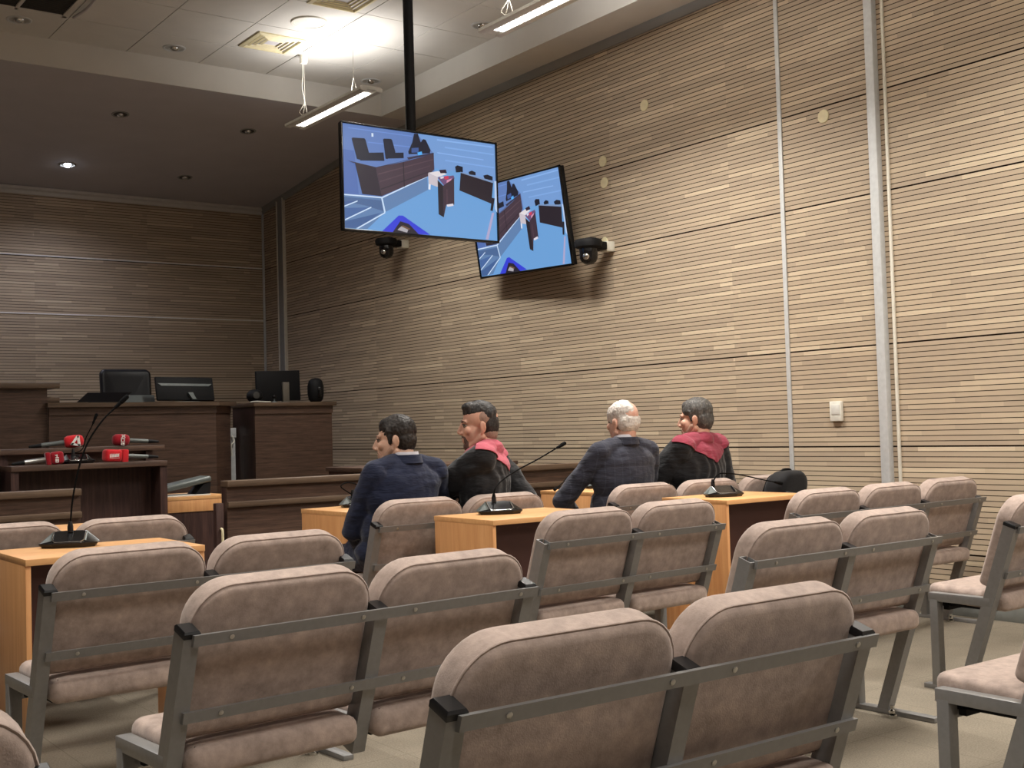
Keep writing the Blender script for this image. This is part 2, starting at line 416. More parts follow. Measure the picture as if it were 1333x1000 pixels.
ptz(10.72, 3.135, 'black dome camera on the slatted wall just below the hanging screen')

# recessed downlights
def downlight(x, y, z, lab, lit=False, slope=0.0, r=0.085):
    t = thing('recessed_downlight', lab, 'downlight', (x, y, z), 0, 'recessed round downlights')
    t.rotation_euler = (slope, 0, 0)
    bm = bmesh.new(); lathe(bm, [(r*0.78, 0.0), (r*0.78, -0.004), (r*0.9, -0.008), (r, -0.004), (r, 0.0)], n=32)
    obj('rim', bm, M['alu'] if z > 4.5 else M['cornice'], t)
    bm = bmesh.new(); lathe(bm, [(r*0.78, -0.001), (r*0.72, 0.0), (r*0.5, -0.0015)], n=32); 
    bm.faces.ensure_lookup_table(); obj('reflector', bm, M['silver'] if lit or z > 4.5 else M['grille'], t)  # unlit platform reflectors are coloured dark to give a shaded recess
    bm = bmesh.new(); ell(bm, (0, 0, 0.0), (r*0.45, r*0.45, 0.03), u=20, v=10); obj('lamp', bm, emit('lit_lamp', (235, 242, 255), 30) if lit else M['chrome'], t)
SL = -math.atan((ZS-4.14)/(BY-CR))
downlight(2.515, 10.1, ZT, 'round downlight in the dim tiled ceiling beside the dark air grille', r=0.1)
downlight(3.831, 10.15, ZT, 'round downlight in the tiled ceiling left of the square air diffuser', r=0.1)
downlight(5.811, 10.15, ZT, 'round downlight in the tiled ceiling close above the short pendant lamp end', r=0.1)
downlight(5.823, 8.244, ZT, 'round downlight in the tiled ceiling beside the pendant lamp cut by the top edge', r=0.1)
downlight(3.83, 11.62, zceil(11.62), 'faintly gleaming downlight in the dark platform ceiling near the pale upstand', slope=SL)
downlight(3.80, 13.31, zceil(13.31), 'glaring white lit downlight in the dark platform ceiling', True, SL)
downlight(5.166, 11.62, zceil(11.62), 'unlit downlight in the dark platform ceiling just left of the pendant lamp end', slope=SL)
downlight(5.129, 13.32, zceil(13.32), 'unlit downlight in the dark platform ceiling nearest the back wall corner', slope=SL)

bm = bmesh.new(); lathe(bm, [(0.002, -0.006), (0.125, -0.006), (0.13, -0.012), (0.15, -0.012), (0.158, 0)], c=(4.54, 8.93, ZT), n=40)
solo('ceiling_speaker', bm, M['offwhite'], 'round white loudspeaker set into the ceiling tiles', 'loudspeaker')
def diffuser(x, y, lab):
    t = thing('air_diffuser', lab, 'air vent', (x, y, ZT), 0, 'square air diffusers in the ceiling tiles')
    bm = bmesh.new()
    for a, b in ((0.22, 0.19), (0.165, 0.148), (0.125, 0.108), (0.085, 0.068)):
        zz = -0.012 if a > 0.2 else -0.006
        lo = [[(s1*q, s2*q, zq) for s1, s2 in ((-1, -1), (1, -1), (1, 1), (-1, 1))] for q, zq in ((a, 0.0), (a, zz), (b, zz-0.008), (b, 0.0))]
        loft(bm, lo, False, False)
    obj('frame', bm, M['cream'], t, sharp=10)
    bm = bmesh.new(); box(bm, -0.18, 0.18, -0.18, 0.18, -0.001, 0.001); obj('duct_opening', bm, M['soffit'], t)
diffuser(4.50, 9.57, 'square slotted air diffuser in the ceiling beside the bright lamp glow')
diffuser(4.53, 8.30, 'square slotted air diffuser cut by the top edge of the photo')
t = thing('air_grille', 'dark rectangular return air grille in the dim tiled ceiling corner', 'air vent', (2.45, 9.45, ZT))
bm = bmesh.new()
for x0, x1, y0, y1 in ((-0.42, 0.36, -0.4, -0.36), (-0.42, 0.36, 0.33, 0.37), (-0.42, -0.38, -0.4, 0.37), (0.32, 0.36, -0.4, 0.37), (-0.045, -0.015, -0.4, 0.37)):
    box(bm, x0, x1, y0, y1, -0.018, 0.0, 0.003)
obj('frame', bm, M['plaster'], t)
bm = bmesh.new()
for k in range(24): box(bm, -0.38, 0.32, -0.355+k*0.029, -0.349+k*0.029, -0.012, -0.001)
box(bm, -0.39, 0.33, -0.37, 0.34, -0.001, 0.0); obj('louvre_blades', bm, M['grille'], t)
bm = bmesh.new(); tube(bm, curve_pts([(0.40, -0.4, -0.03), (0.42, 0.0, -0.035), (0.40, 0.3, -0.025)]), 0.012, 8); obj('cable', bm, M['soffit'], t)

# pendant lamps
def pendant_mesh():
    L = 1.43; W = 0.105
    t = thing('pendant_lamp', '', 'pendant lamp', (4.925, 8.595, 4.05), 0, 'long pendant lamps under the tiled ceiling')
    bm = bmesh.new()
    prof = [(-W, 0.03), (-W, 0.008), (-W*0.9, 0.0), (-W*0.42, 0.0), (-W*0.42, 0.012), (W*0.42, 0.012), (W*0.42, 0.0), (W*0.9, 0.0), (W, 0.008), (W, 0.03), (W*0.8, 0.042), (-W*0.8, 0.042)]
    loft(bm, [[(a, y, b) for a, b in prof] for y in (0, L)]); obj('housing', bm, M['lamp_body'], t)
    bm = bmesh.new(); box(bm, -W*0.42, W*0.42, 0.1, L-0.1, 0.004, 0.011); d = obj('louvre_tube', bm, emit('tube_glow', (255, 250, 240), 5.5), t)
    bm = bmesh.new()
    for k in range(26): box(bm, -W*0.42, W*0.42, 0.1+k*(L-0.2)/25-0.002, 0.1+k*(L-0.2)/25+0.002, 0.0, 0.004)
    box(bm, -0.003, 0.003, 0.1, L-0.1, 0.0, 0.004); obj('louvre', bm, M['alu'], d)
    for y in (0.22, L-0.3):
        bm = bmesh.new()
        ap = V((-0.045, y, 0.17))
        for s in (-1, 1): tube(bm, [(-0.045, y+s*0.05, 0.035), ap], 0.0026, 6)
        tube(bm, [ap, (-0.045, y, ZT-4.05)], 0.0016, 6); obj('suspension_wire', bm, M['white'], t)
    bm = bmesh.new(); tube(bm, curve_pts([(-0.06, L-0.3, ZT-4.05-0.06), (-0.055, L-0.29, 0.42), (-0.07, L-0.3, 0.3), (-0.05, L-0.3, 0.17), (-0.07, L-0.24, 0.09), (-0.05, L-0.3, 0.04)]), 0.0035, 6); obj('power_cord', bm, M['white'], t)
    bm = bmesh.new(); lathe(bm, [(0.002, -0.09), (0.03, -0.088), (0.036, -0.07), (0.036, -0.01), (0.06, 0), (0.002, 0)], c=(-0.048, L-0.3, ZT-4.05), n=24); obj('ceiling_rose', bm, M['offwhite'], t)
    return t
def lamp_light(y0, y1, x, down, up, par=None, z=4.05):
    for nm, w, rot, e, zz, sp in (('lamp_down', 0.09, 0, down, z-0.006, 138), ('lamp_up', 0.10, PI, up, z+0.06, 165)):
        if e <= 0: continue
        l = bpy.data.lights.new(nm, 'AREA'); l.shape = 'RECTANGLE'; l.size = w; l.size_y = y1-y0-(0.2 if rot == 0 else 0.55); l.energy = e
        l.color = (1.0, 0.96, 0.895) if rot == 0 else (1.0, 0.965, 0.94); l.spread = R(sp)
        o = bpy.data.objects.new(nm, l); C.objects.link(o); o.location = (x, (y0+y1)/2-(0.0 if rot == 0 else 0.12), zz); o.rotation_euler = (rot, 0, 0)
p1 = pendant_mesh(); p1['label'] = 'long pendant lamp hanging whole above the hanging screen'
dup(p1, (4.96, 5.50, 4.05), label='long pendant lamp whose near end is cut by the top edge')
LD = (46, 90, 88, 86); LU = (14, 40, 40, 36)
for (y, x), d, u in zip(((8.595, 4.925), (5.50, 4.96), (2.4, 4.96), (-0.7, 4.96)), LD, LU):
    lamp_light(y, y+1.43, x, d, u)
for y in (5.5, 2.4, -0.7): lamp_light(y, y+1.43, 0.9, 52, 20)  # added unseen lamps, no fixtures, to light the room from the left
# the lit platform downlights (one in view, unseen ones added past the left edge as fill)
def beam(x, y, e):
    l = bpy.data.lights.new('downlight_beam', 'SPOT'); l.energy = e; l.color = (0.84, 0.85, 1.0); l.spot_size = R(150); l.spot_blend = 0.9; l.shadow_soft_size = 0.06
    o = bpy.data.objects.new('downlight_beam', l); C.objects.link(o); o.location = (x, y, zceil(y)-0.05); o.rotation_euler = (SL if y > CR else 0, 0, 0)
beam(3.8, 13.30, 54)
for x in (2.45, 1.1): beam(x, 13.30, 38); beam(x, 11.62, 32)

# ------------------------------------------------------------------ the two television screens
def srgb_u(c): return lin(c)
PIC = [  # (colour, polygon) in the picture's own frame, 0..800 x 0..600 before straightening
 ((108, 162, 218), [(68, 52), (860, 155), (862, 670), (72, 612)]),
 ((98, 128, 188), [(68, 52), (455, 102), (545, 200), (545, 300), (505, 335), (270, 450), (70, 430)]),
 ((80, 110, 176), [(68, 190), (130, 200), (150, 430), (70, 430)]),
 ((118, 158, 214), [(455, 102), (860, 155), (861, 355), (660, 300), (600, 300), (545, 285), (540, 205)]),
 ((140, 182, 236), [(560, 130), (850, 165), (850, 172), (560, 138)]), ((132, 174, 230), [(600, 170), (855, 205), (855, 212), (600, 178)]),
 ((140, 180, 236), [(560, 200), (800, 235), (800, 240), (560, 206)]), ((130, 172, 230), [(600, 240), (855, 275), (855, 282), (600, 247)]),
 ((112, 146, 212), [(100, 75), (430, 115), (430, 120), (100, 80)]), ((110, 144, 210), [(200, 150), (420, 172), (420, 178), (200, 156)]),
 ((214, 228, 246), [(220, 104), (230, 105), (230, 124), (220, 123)]),
 ((96, 130, 176), [(70, 430), (270, 448), (505, 333), (508, 402), (282, 525), (190, 615), (72, 612)]),
 ((74, 104, 150), [(72, 445), (266, 462), (276, 520), (180, 490), (74, 470)]),
 ((62, 94, 150), [(72, 470), (150, 466), (72, 500)]), ((70, 104, 160), [(74, 505), (200, 500), (76, 570)]), ((66, 98, 150), [(76, 575), (262, 528), (140, 612), (76, 608)]),
 ((206, 226, 250), [(72, 430), (268, 444), (505, 328), (505, 334), (270, 451), (72, 437)]),
 ((200, 222, 248), [(264, 450), (272, 450), (286, 524), (278, 526)]),
 ((206, 226, 250), [(74, 492), (142, 464), (142, 470), (74, 499)]), ((206, 226, 250), [(76, 564), (212, 496), (212, 503), (76, 571)]), ((206, 226, 250), [(132, 612), (282, 524), (284, 530), (144, 613)]),
 ((24, 28, 46), [(116, 134), (122, 130), (182, 133), (188, 140), (205, 210), (160, 248), (142, 244)]), ((24, 28, 46), [(196, 210), (280, 207), (284, 252), (158, 252), (160, 232)]),
 ((26, 30, 48), [(279, 138), (284, 133), (320, 134), (326, 140), (342, 205), (300, 242), (290, 240)]), ((26, 30, 48), [(320, 208), (384, 206), (384, 236), (292, 240)]),
 ((28, 30, 46), [(408, 200), (430, 150), (440, 104), (460, 104), (474, 150), (486, 132), (500, 136), (524, 190), (520, 208), (410, 214)]),
 ((64, 90, 150), [(425, 182), (462, 178), (462, 204), (425, 206)]), ((86, 176, 246), [(455, 205), (478, 198), (480, 216), (460, 222)]),
 ((56, 52, 72), [(92, 252), (240, 286), (410, 244), (400, 232), (540, 204), (540, 212), (380, 250), (240, 292), (120, 264)]),
 ((40, 32, 46), [(130, 262), (238, 290), (266, 440), (166, 430)]),
 ((70, 54, 66), [(238, 290), (380, 256), (540, 210), (540, 294), (505, 332), (266, 440)]),
 ((92, 72, 82), [(250, 320), (536, 238), (536, 243), (250, 327)]), ((86, 68, 78), [(256, 360), (520, 272), (520, 277), (257, 367)]), ((48, 38, 50), [(262, 400), (510, 305), (510, 310), (262, 408)]),
 ((40, 30, 42), [(378, 258), (383, 256), (386, 388), (381, 390)]),
 ((206, 196, 204), [(508, 314), (558, 332), (560, 388), (510, 370)]), ((230, 222, 226), [(508, 312), (560, 302), (606, 318), (558, 334)]), ((236, 236, 246), [(510, 370), (520, 374), (518, 402), (508, 400)]),
 ((46, 30, 48), [(566, 296), (600, 293), (606, 312), (572, 314)]),
 ((110, 80, 120), [(556, 336), (640, 324), (645, 340), (590, 380)]), ((206, 60, 90), [(590, 330), (612, 326), (614, 342), (594, 348)]), ((226, 214, 226), [(570, 332), (588, 330), (588, 340), (572, 344)]), ((216, 150, 176), [(604, 350), (630, 340), (624, 356), (602, 364)]),
 ((34, 28, 38), [(556, 350), (584, 380), (584, 548), (558, 532)]), ((62, 46, 58), [(584, 380), (642, 338), (640, 480), (598, 484), (584, 548)]), ((226, 220, 230), [(600, 480), (634, 474), (636, 486), (604, 492)]), ((82, 62, 72), [(600, 400), (606, 396), (606, 470), (600, 480)]),
 ((20, 22, 38), [(648, 278), (660, 270), (688, 278), (688, 306), (652, 308)]), ((20, 22, 38), [(718, 304), (735, 297), (754, 306), (754, 322), (720, 318)]), ((20, 22, 38), [(794, 322), (815, 317), (842, 328), (842, 348), (800, 342)]),
 ((126, 150, 190), [(674, 304), (848, 352), (848, 362), (676, 312)]), ((36, 28, 38), [(676, 310), (844, 362), (832, 472), (668, 404)]), ((26, 24, 36), [(836, 440), (850, 444), (838, 512), (826, 508)]),
 ((176, 168, 206), [(834, 520), (846, 520), (812, 664), (798, 662)]), ((190, 210, 240), [(850, 350), (860, 352), (861, 520), (850, 500)]),
 ((50, 62, 214), [(264, 626), (350, 542), (372, 542), (512, 642), (452, 640), (362, 572), (318, 630)]),
 ((30, 26, 40), [(318, 630), (358, 572), (402, 586), (452, 640)]), ((176, 172, 178), [(342, 618), (364, 598), (398, 616), (392, 632)]), ((110, 80, 60), [(360, 598), (372, 594), (410, 612), (400, 618)]),
]
SRC = [(68, 52), (860, 155), (862, 670), (72, 612)]
def homography(src, dst):
    A = []
    for (x, y), (u, v) in zip(src, dst):
        A.append([x, y, 1, 0, 0, 0, -u*x, -u*y]); A.append([0, 0, 0, x, y, 1, -v*x, -v*y])
    h = np.linalg.solve(np.array(A, float), np.array([c for p in dst for c in p], float)); return np.append(h, 1).reshape(3, 3)
HM = homography(SRC, [(0, 1), (1, 1), (1, 0), (0, 0)])
def uv(p): q = HM @ np.array([p[0], p[1], 1.0]); return min(1, max(0, q[0]/q[2])), min(1, max(0, q[1]/q[2]))
mpic, nt, b = new_mat('screen_picture')
at = nd(nt, 'ShaderNodeVertexColor'); at.layer_name = 'picture'
nt.links.new(at.outputs['Color'], b.inputs['Emission Color']); b.inputs['Emission Strength'].default_value = 0.95
b.inputs['Base Color'].default_value = (0.01, 0.01, 0.012, 1); b.inputs['Roughness'].default_value = 0.3
def screen_mesh(w, h):
    """picture on the panel: x right, z up, facing -y"""
    bm = bmesh.new(); cl = bm.loops.layers.float_color.new('picture')
    for k, (c, poly) in enumerate(PIC):
        vs = []
        for p in poly:
            u, v = uv(p); vs.append(bm.verts.new(((u-0.5)*w, -0.0002*k, (v-0.5)*h)))
        try: f = bm.faces.new(vs)
        except ValueError: continue
        f.normal_update()
        if f.normal.y > 0: f.normal_flip()
        for l in f.loops: l[cl] = (*lin(c), 1)
    bmesh.ops.triangulate(bm, faces=bm.faces)
    me = bpy.data.meshes.new('screen'); bm.to_mesh(me); bm.free(); me.materials.append(mpic); return me
def television(name_loc, lab, w, h):
    t = thing('television_screen', lab, 'television', name_loc)
    bm = bmesh.new(); bz = 0.014
    for x0, x1, z0, z1 in ((-w/2, w/2, h/2-bz, h/2), (-w/2, w/2, -h/2, -h/2+bz*1.3), (-w/2, -w/2+bz, -h/2, h/2), (w/2-bz, w/2, -h/2, h/2)):
        box(bm, x0, x1, -0.022, 0.0, z0, z1, 0.003)
    obj('bezel', bm, M['gloss'], t)
    bm = bmesh.new(); box(bm, -w/2+0.003, w/2-0.003, -0.006, 0.035, -h/2+0.003, h/2-0.003, 0.006); box(bm, -w*0.3, w*0.3, 0.035, 0.065, -h*0.35, h*0.2, 0.01); obj('back_shell', bm, M['black'], t)
    o = bpy.data.objects.new('screen', screen_mesh(w-2*bz, h-2.3*bz)); C.objects.link(o); o.parent = t; o.location = (0, -0.0072, 0.002)
    return t
TVY = 7.90
a = onY(444, 160, TVY); c = onY(643, 318, TVY)
t1 = television((4.962, TVY, 3.142), 'large television hanging from a black ceiling pole, showing a courtroom picture', 1.43, 0.826)
bm = bmesh.new(); tube(bm, [(-0.03, 0.10, -0.2), (-0.03, 0.10, ZT-3.142)], 0.04, 20); obj('ceiling_pole', bm, M['black'], t1)
bm = bmesh.new(); lathe(bm, [(0.002, -0.012), (0.06, -0.012), (0.07, 0.0), (0.002, 0.0)], c=(-0.03, 0.10, ZT-3.142), n=28); obj('ceiling_plate', bm, M['black'], t1)
bm = bmesh.new(); box(bm, -0.15, 0.15, 0.06, 0.1, -0.2, 0.2, 0.005); obj('mount_bracket', bm, M['black'], t1)
t2 = television((6.245, 8.37, 2.997), 'television tilted down on the slatted wall, partly behind the hanging one', 1.45, 0.83)
t2.rotation_mode = 'QUATERNION'
def _q():
    n = V((-1, 0, 0)); u = V((0, -1, 0)); up = V((0, 0, 1))
    yaw, tilt, roll = TV2ROT
    u.rotate(Matrix.Rotation(roll, 3, n)); up.rotate(Matrix.Rotation(roll, 3, n))
    up.rotate(Matrix.Rotation(tilt, 3, u))
    u.rotate(Matrix.Rotation(yaw, 3, 'Z')); up.rotate(Matrix.Rotation(yaw, 3, 'Z'))
    return Matrix((u, up.cross(u), up)).transposed().to_quaternion()
TV2ROT = (-0.049, 0.166, -0.042)
t2.rotation_quaternion = _q()
bm = bmesh.new(); box(bm, -0.12, 0.12, 0.06, 0.20, -0.12, 0.08, 0.005); obj('mount_bracket', bm, M['black'], t2)
# ------------------------------------------------------------------ bench seating
PW = 0.555
def yc(z): return 0.03+0.34*(0.73-z)            # leaning line of the rear posts
TL = math.atan(0.34)
def make_bench(n, capped, label, loc, rz, group='upholstered bench seats in rows'):
    L = PW*n
    t = thing('bench_seat', label, 'bench', (loc[0], loc[1], 0), rz, group)
    def fback(xc):
        # a across, b up along the post, h normal to the backrest (front +)
        def f(a, b, h):
            z = b*math.cos(TL)+h*math.sin(TL); y = yc(0)-b*math.sin(TL)+h*math.cos(TL)
            return (xc+a, y, z)
        return f
    zb = lambda z: z/math.cos(TL)
    for i in range(n):
        xc = (i+0.5)*PW
        jit = random.uniform(-0.004, 0.004)
        bm = bmesh.new(); o = rrect(-0.262, 0.262, zb(0.455), zb(0.843)+jit, 0.11, 0.022)
        f = fback(xc); g = lambda a, b, h: f(a, b, h+0.050)
        pillow(bm, o, 0.085, 0.022, g, bulge=0.006)
        pts = [g(a, b, -0.0425+0.014) for a, b in offset_poly(o, 0.0)]
        tube(bm, pts+[pts[0]], 0.003, 6, False)
        obj('backrest', bm, M['velour'], t, sharp=60)
        bm = bmesh.new(); o = rrect(-0.25, 0.25, 0.082, 0.478, 0.05, 0.025)
        sag = lambda a, b: -0.010*math.exp(-((a/0.16)**2+((b-0.27)/0.13)**2))
        pillow(bm, o, 0.078, 0.028, lambda a, b, h: (xc+a, b, 0.424+h+(sag(a, b) if h > 0 else 0)-0.05*(0.475-b)), bulge=0.012)
        obj('seat', bm, M['velour'], t, sharp=60)
        bm = bmesh.new(); box(bm, xc-0.235, xc+0.235, 0.14, 0.43, 0.367, 0.382); box(bm, xc-0.25, xc+0.25, 0.36, 0.40, 0.352, 0.372); obj('seat_pan', bm, M['black'], t)
    w = 0.021; dpt = 0.026
    for i in range(n+1):
        x = 0.0 if i == 0 else (L-0.022 if i == n else i*PW)
        mid = 0 < i < n
        z0, z1 = (0.335 if mid else 0.02), (0.745 if not mid else 0.737)
        def loop(z, k=1.0, ww=w, dd=dpt):
            q = 0.34*dd*k if z > 0.1 else 0.0
            return [(x-ww*k, yc(z)-dd*k, z-q), (x+ww*k, yc(z)-dd*k, z-q), (x+ww*k, yc(z)+dd*k, z+q), (x-ww*k, yc(z)+dd*k, z+q)]
        bm = bmesh.new()
        if capped or mid: loft(bm, [loop(z0), loop(z1)])
        else: loft(bm, [loop(z0), loop(z1), loop(z1, 0.82), loop(z1-0.02, 0.82)])
        obj('middle_post' if mid else 'rear_leg', bm, M['steel'], t)
        if capped or mid:
            bm = bmesh.new(); loft(bm, [loop(z1-0.004, 1.04), loop(z1+0.008, 1.04), loop(z1+0.013, 0.88)]); obj('post_cap', bm, M['cap'], t)
        else:
            bm = bmesh.new(); loft(bm, [loop(z1-0.022, 0.8), loop(z1-0.018, 0.8)]); obj('tube_inside', bm, M['tube_in'], t)
        if not mid:
            bm = bmesh.new(); box(bm, x-0.022, x+0.022, 0.385, 0.425, 0.018, 0.40, 0.002); obj('front_leg', bm, M['steel'], t)
            bm = bmesh.new(); box(bm, x-0.0215, x+0.0215, 0.13, 0.43, 0.392, 0.43, 0.002); obj('side_rail', bm, M['steel'], t)
            bm = bmesh.new(); box(bm, x-0.022, x+0.022, 0.03, 0.47, 0.0, 0.02, 0.002); obj('foot_bar', bm, M['steel'], t)
            if i == n:
                bm = bmesh.new(); lathe(bm, [(0.002, 0.02), (0.016, 0.02), (0.016, 0.03), (0.009, 0.036), (0.009, 0.05), (0.002, 0.05)], c=(x-0.055, 0.20, 0), n=16)
                lathe(bm, [(0.002, 0.0), (0.02, 0.0), (0.02, 0.012), (0.002, 0.02)], c=(x-0.055, 0.20, 0), n=16); obj('levelling_foot', bm, M['chrome'], t)
        else:
            bm = bmesh.new(); box(bm, x-0.0215, x+0.0215, 0.15, 0.43, 0.392, 0.425, 0.002); obj('side_rail', bm, M['steel'], t)
    bm = bmesh.new(); box(bm, 0.02, L-0.03, 0.385, 0.415, 0.345, 0.368, 0.002); obj('cross_rail', bm, M['steel'], t)
    for zc in (0.727, 0.53):
        bm = bmesh.new(); y = yc(zc)-dpt*1.02
        def rl(x, k): return [(x, y-0.34*(dz)*1.0-0.016*q, zc+dz) for dz, q in ((-0.0145, 1), (0.0145, 1), (0.0145, 0), (-0.0145, 0))]
        loft(bm, [rl(0.0, 0), rl(L, 0)]); r = obj('back_rail', bm, M['steel'], t)
        for i in range(n):
            for xs in (i*PW+0.10, (i+1)*PW-0.07):
                bm = bmesh.new(); lathe(bm, [(0.0065, 0), (0.0065, 0.002), (0.004, 0.0035), (0.0008, 0.0035)], n=12,
                      mat=Matrix.Translation((xs, y-0.0165, zc)) @ V((0, -1, -0.34)).to_track_quat('Z', 'Y').to_matrix().to_4x4())
                obj('screw', bm, M['screw'], r)
    return t
BENCH = [
 (2, True, (1.111, 1.704), -0.1, 'nearest bench of two seats, large in front of the camera, with black post caps'),
 (2, True, (1.083, 2.823), 4.2, 'two-seat bench directly behind the nearest one, its seat cushion showing at the left'),
 (2, True, (1.055, 3.946), 2.6, 'two-seat bench pulled up to the left wooden table with the tall microphone'),
 (2, False, (3.052, 3.952), 3.6, 'two-seat bench with open post tubes in front of the middle wooden table'),
 (2, False, (3.094, 2.853), 1.5, 'two-seat bench on the right standing alone, long floor bar visible under its leg'),
 (3, False, (4.698, 4.014), 1.4, 'three-seat bench along the slatted wall in front of the right wooden table'),
 (3, True, (4.72, 2.86), 1.0, 'bench cut by the right edge showing one whole seat and its slanted grey post'),
 (2, True, (3.07, 1.70), 0.0, 'bench in the bottom right corner, only its seat cushion and front leg showing'),
 (2, True, (-0.638, 1.74), 0.0, 'bench in the bottom left corner showing only one rounded backrest shoulder'),
 (2, True, (1.00, 5.44), 0.5, 'bench behind the left wooden table, only its two backrests showing'),
 (2, True, (3.02, 5.30), 1.0, 'bench carrying the man in navy and the man in the pink-collared robe'),
 (3, True, (4.655, 5.36), 0.5, 'three-seat bench carrying the white-haired man, with a backpack on its far end'),
]
for n, cp, loc, a, lab in BENCH: make_bench(n, cp, lab, loc, R(a))

# ------------------------------------------------------------------ light wooden tables
def table(loc, w, d, lab, rz=0.0, h=0.78):
    t = thing('wooden_table', lab, 'table', (*loc, 0), rz, 'light wooden tables with dark panels')
    bm = bmesh.new(); box(bm, 0, w, 0, d, h-0.025, h, 0.0015); obj('table_top', bm, M['beech_top'], t)
    for x in (0.0, w-0.022):
        bm = bmesh.new(); box(bm, x+0.001, x+0.021, 0.006, d-0.006, 0, h-0.0252, 0.001); obj('side_panel', bm, M['beech'], t)
        b = bmesh.new()
    bm = bmesh.new(); box(bm, 0.0215, w-0.0225, d*0.16, d*0.16+0.018, 0.36, h-0.0255); obj('modesty_panel', bm, M['brown'], t)
    return t
table((1.17, 4.71), 0.70, 0.53, 'light wooden table at the left with a tall microphone standing on it')
table((3.315, 4.72), 0.72, 0.53, 'light wooden table in the middle, its side panel facing the camera')
table((4.945, 4.75), 0.72, 0.53, 'light wooden table at the right below the backpack')
table((1.20, 6.00), 0.72, 0.53, 'light wooden table glimpsed between the backrests behind the left table')
table((3.18, 5.93), 0.72, 0.53, 'light wooden table in front of the man in the navy suit', R(2.5))
table((5.11, 6.13), 0.72, 0.53, 'light wooden table in front of the white-haired man', R(2.5))
# desk of the clerk beyond the barrier
t = thing('clerk_desk', 'light wooden desk with dark lower panel beyond the gap in the dark barrier', 'desk', (3.10, 8.66, 0)); CW = 0.53
bm = bmesh.new(); box(bm, 0, 0.53, 0, 0.6, 0.755, 0.78, 0.002); obj('desk_top', bm, M['beech_top'], t)
bm = bmesh.new(); box(bm, 0.001, 0.529, 0.004, 0.022, 0.665, 0.7548, 0.001); obj('apron', bm, M['beech'], t)
bm = bmesh.new(); box(bm, 0.02, 0.514, 0.012, 0.03, 0.06, 0.6645); obj('front_panel', bm, M['walnut_v'], t)
for x in (0.0, 0.515):
    bm = bmesh.new(); box(bm, x+0.0005, x+0.0145, 0.02+0.012, 0.595, 0, 0.7545); obj('side_panel', bm, M['beech'], t)
bm = bmesh.new(); box(bm, 3.12, 3.50, 8.68, 8.97, 0.781, 0.789, 0.002); solo('paper_stack', bm, M['paper'], 'flat white papers under the tilted grey case on the clerk desk', 'papers')
t = thing('equipment_case', 'long grey case lying tilted on papers on the clerk desk', 'case', (3.30, 8.82, 0.7895))
bm = bmesh.new()
m = Matrix.Translation((0, 0, 0.068)) @ Matrix.Rotation(R(-10.5), 4, 'Y')
box(bm, -0.23, 0.23, -0.10, 0.10, -0.018, 0.028, 0.016, mat=m, seg=3); obj('lid', bm, M['greycase'], t)
bm = bmesh.new()
loft(bm, [[(0.10, y, 0.0), (0.215, y, 0.0), (0.222, y, 0.088), (0.17, y, 0.078)] for y in (-0.085, 0.085)]); obj('stand', bm, M['black'], t)
# gate post with handle
t = thing('gate_post', 'short dark post with a pale handle beside the end of the long barrier', 'gate', (3.02, 7.20, 0))
bm = bmesh.new(); box(bm, -0.085, -0.035, 0.0, 0.05, 0, 0.80, 0.004); obj('post', bm, M['walnut_v'], t)
bm = bmesh.new(); tube(bm, curve_pts([(-0.055, -0.002, 0.50), (-0.055, -0.022, 0.51), (-0.055, -0.025, 0.57), (-0.055, -0.022, 0.63), (-0.055, -0.002, 0.64)]), 0.008, 10); obj('handle', bm, M['cream'], t)

# ------------------------------------------------------------------ dark barrier with two ledges
def barrier(x0, x1, lab):
    t = thing('wooden_barrier', lab, 'barrier', (x0, 7.2, 0)); w = x1-x0
    bm = bmesh.new(); box(bm, 0, w, 0.03, 0.06, 0, 0.90); obj('panel', bm, M['walnut_h'], t)
    bm = bmesh.new(); box(bm, -0.005, w, 0.0, 0.12, 0.897, 0.937, 0.004); obj('top_rail', bm, M['walnut_edge'], t)
    bm = bmesh.new(); box(bm, -0.002, w, 0.0, 0.03, 0.767, 0.803, 0.003); obj('ledge', bm, M['walnut_edge'], t)
    bm = bmesh.new(); box(bm, 0, 0.03, 0.0605, 0.115, 0, 0.896); obj('end_panel', bm, M['walnut_v'], t)
    return t
barrier(3.02, 6.50, 'long dark wooden barrier behind the seated men')
barrier(0.6, 2.11, 'dark wooden barrier at the left in front of the witness stand')
t = thing('prosecutor_desk', 'dark wooden desk top just behind the long barrier', 'desk', (4.50, 8.15, 0))
bm = bmesh.new(); box(bm, 0, 1.5, 0, 0.6, 0.915, 0.948, 0.004); obj('desk_top', bm, M['walnut_h'], t)
bm = bmesh.new(); box(bm, 0.02, 1.48, 0.03, 0.05, 0, 0.914); obj('front_panel', bm, M['walnut_h'], t)
for x in (0.02, 1.45):
    bm = bmesh.new(); box(bm, x, x+0.03, 0.0505, 0.58, 0, 0.914); obj('side_panel', bm, M['walnut_v'], t)

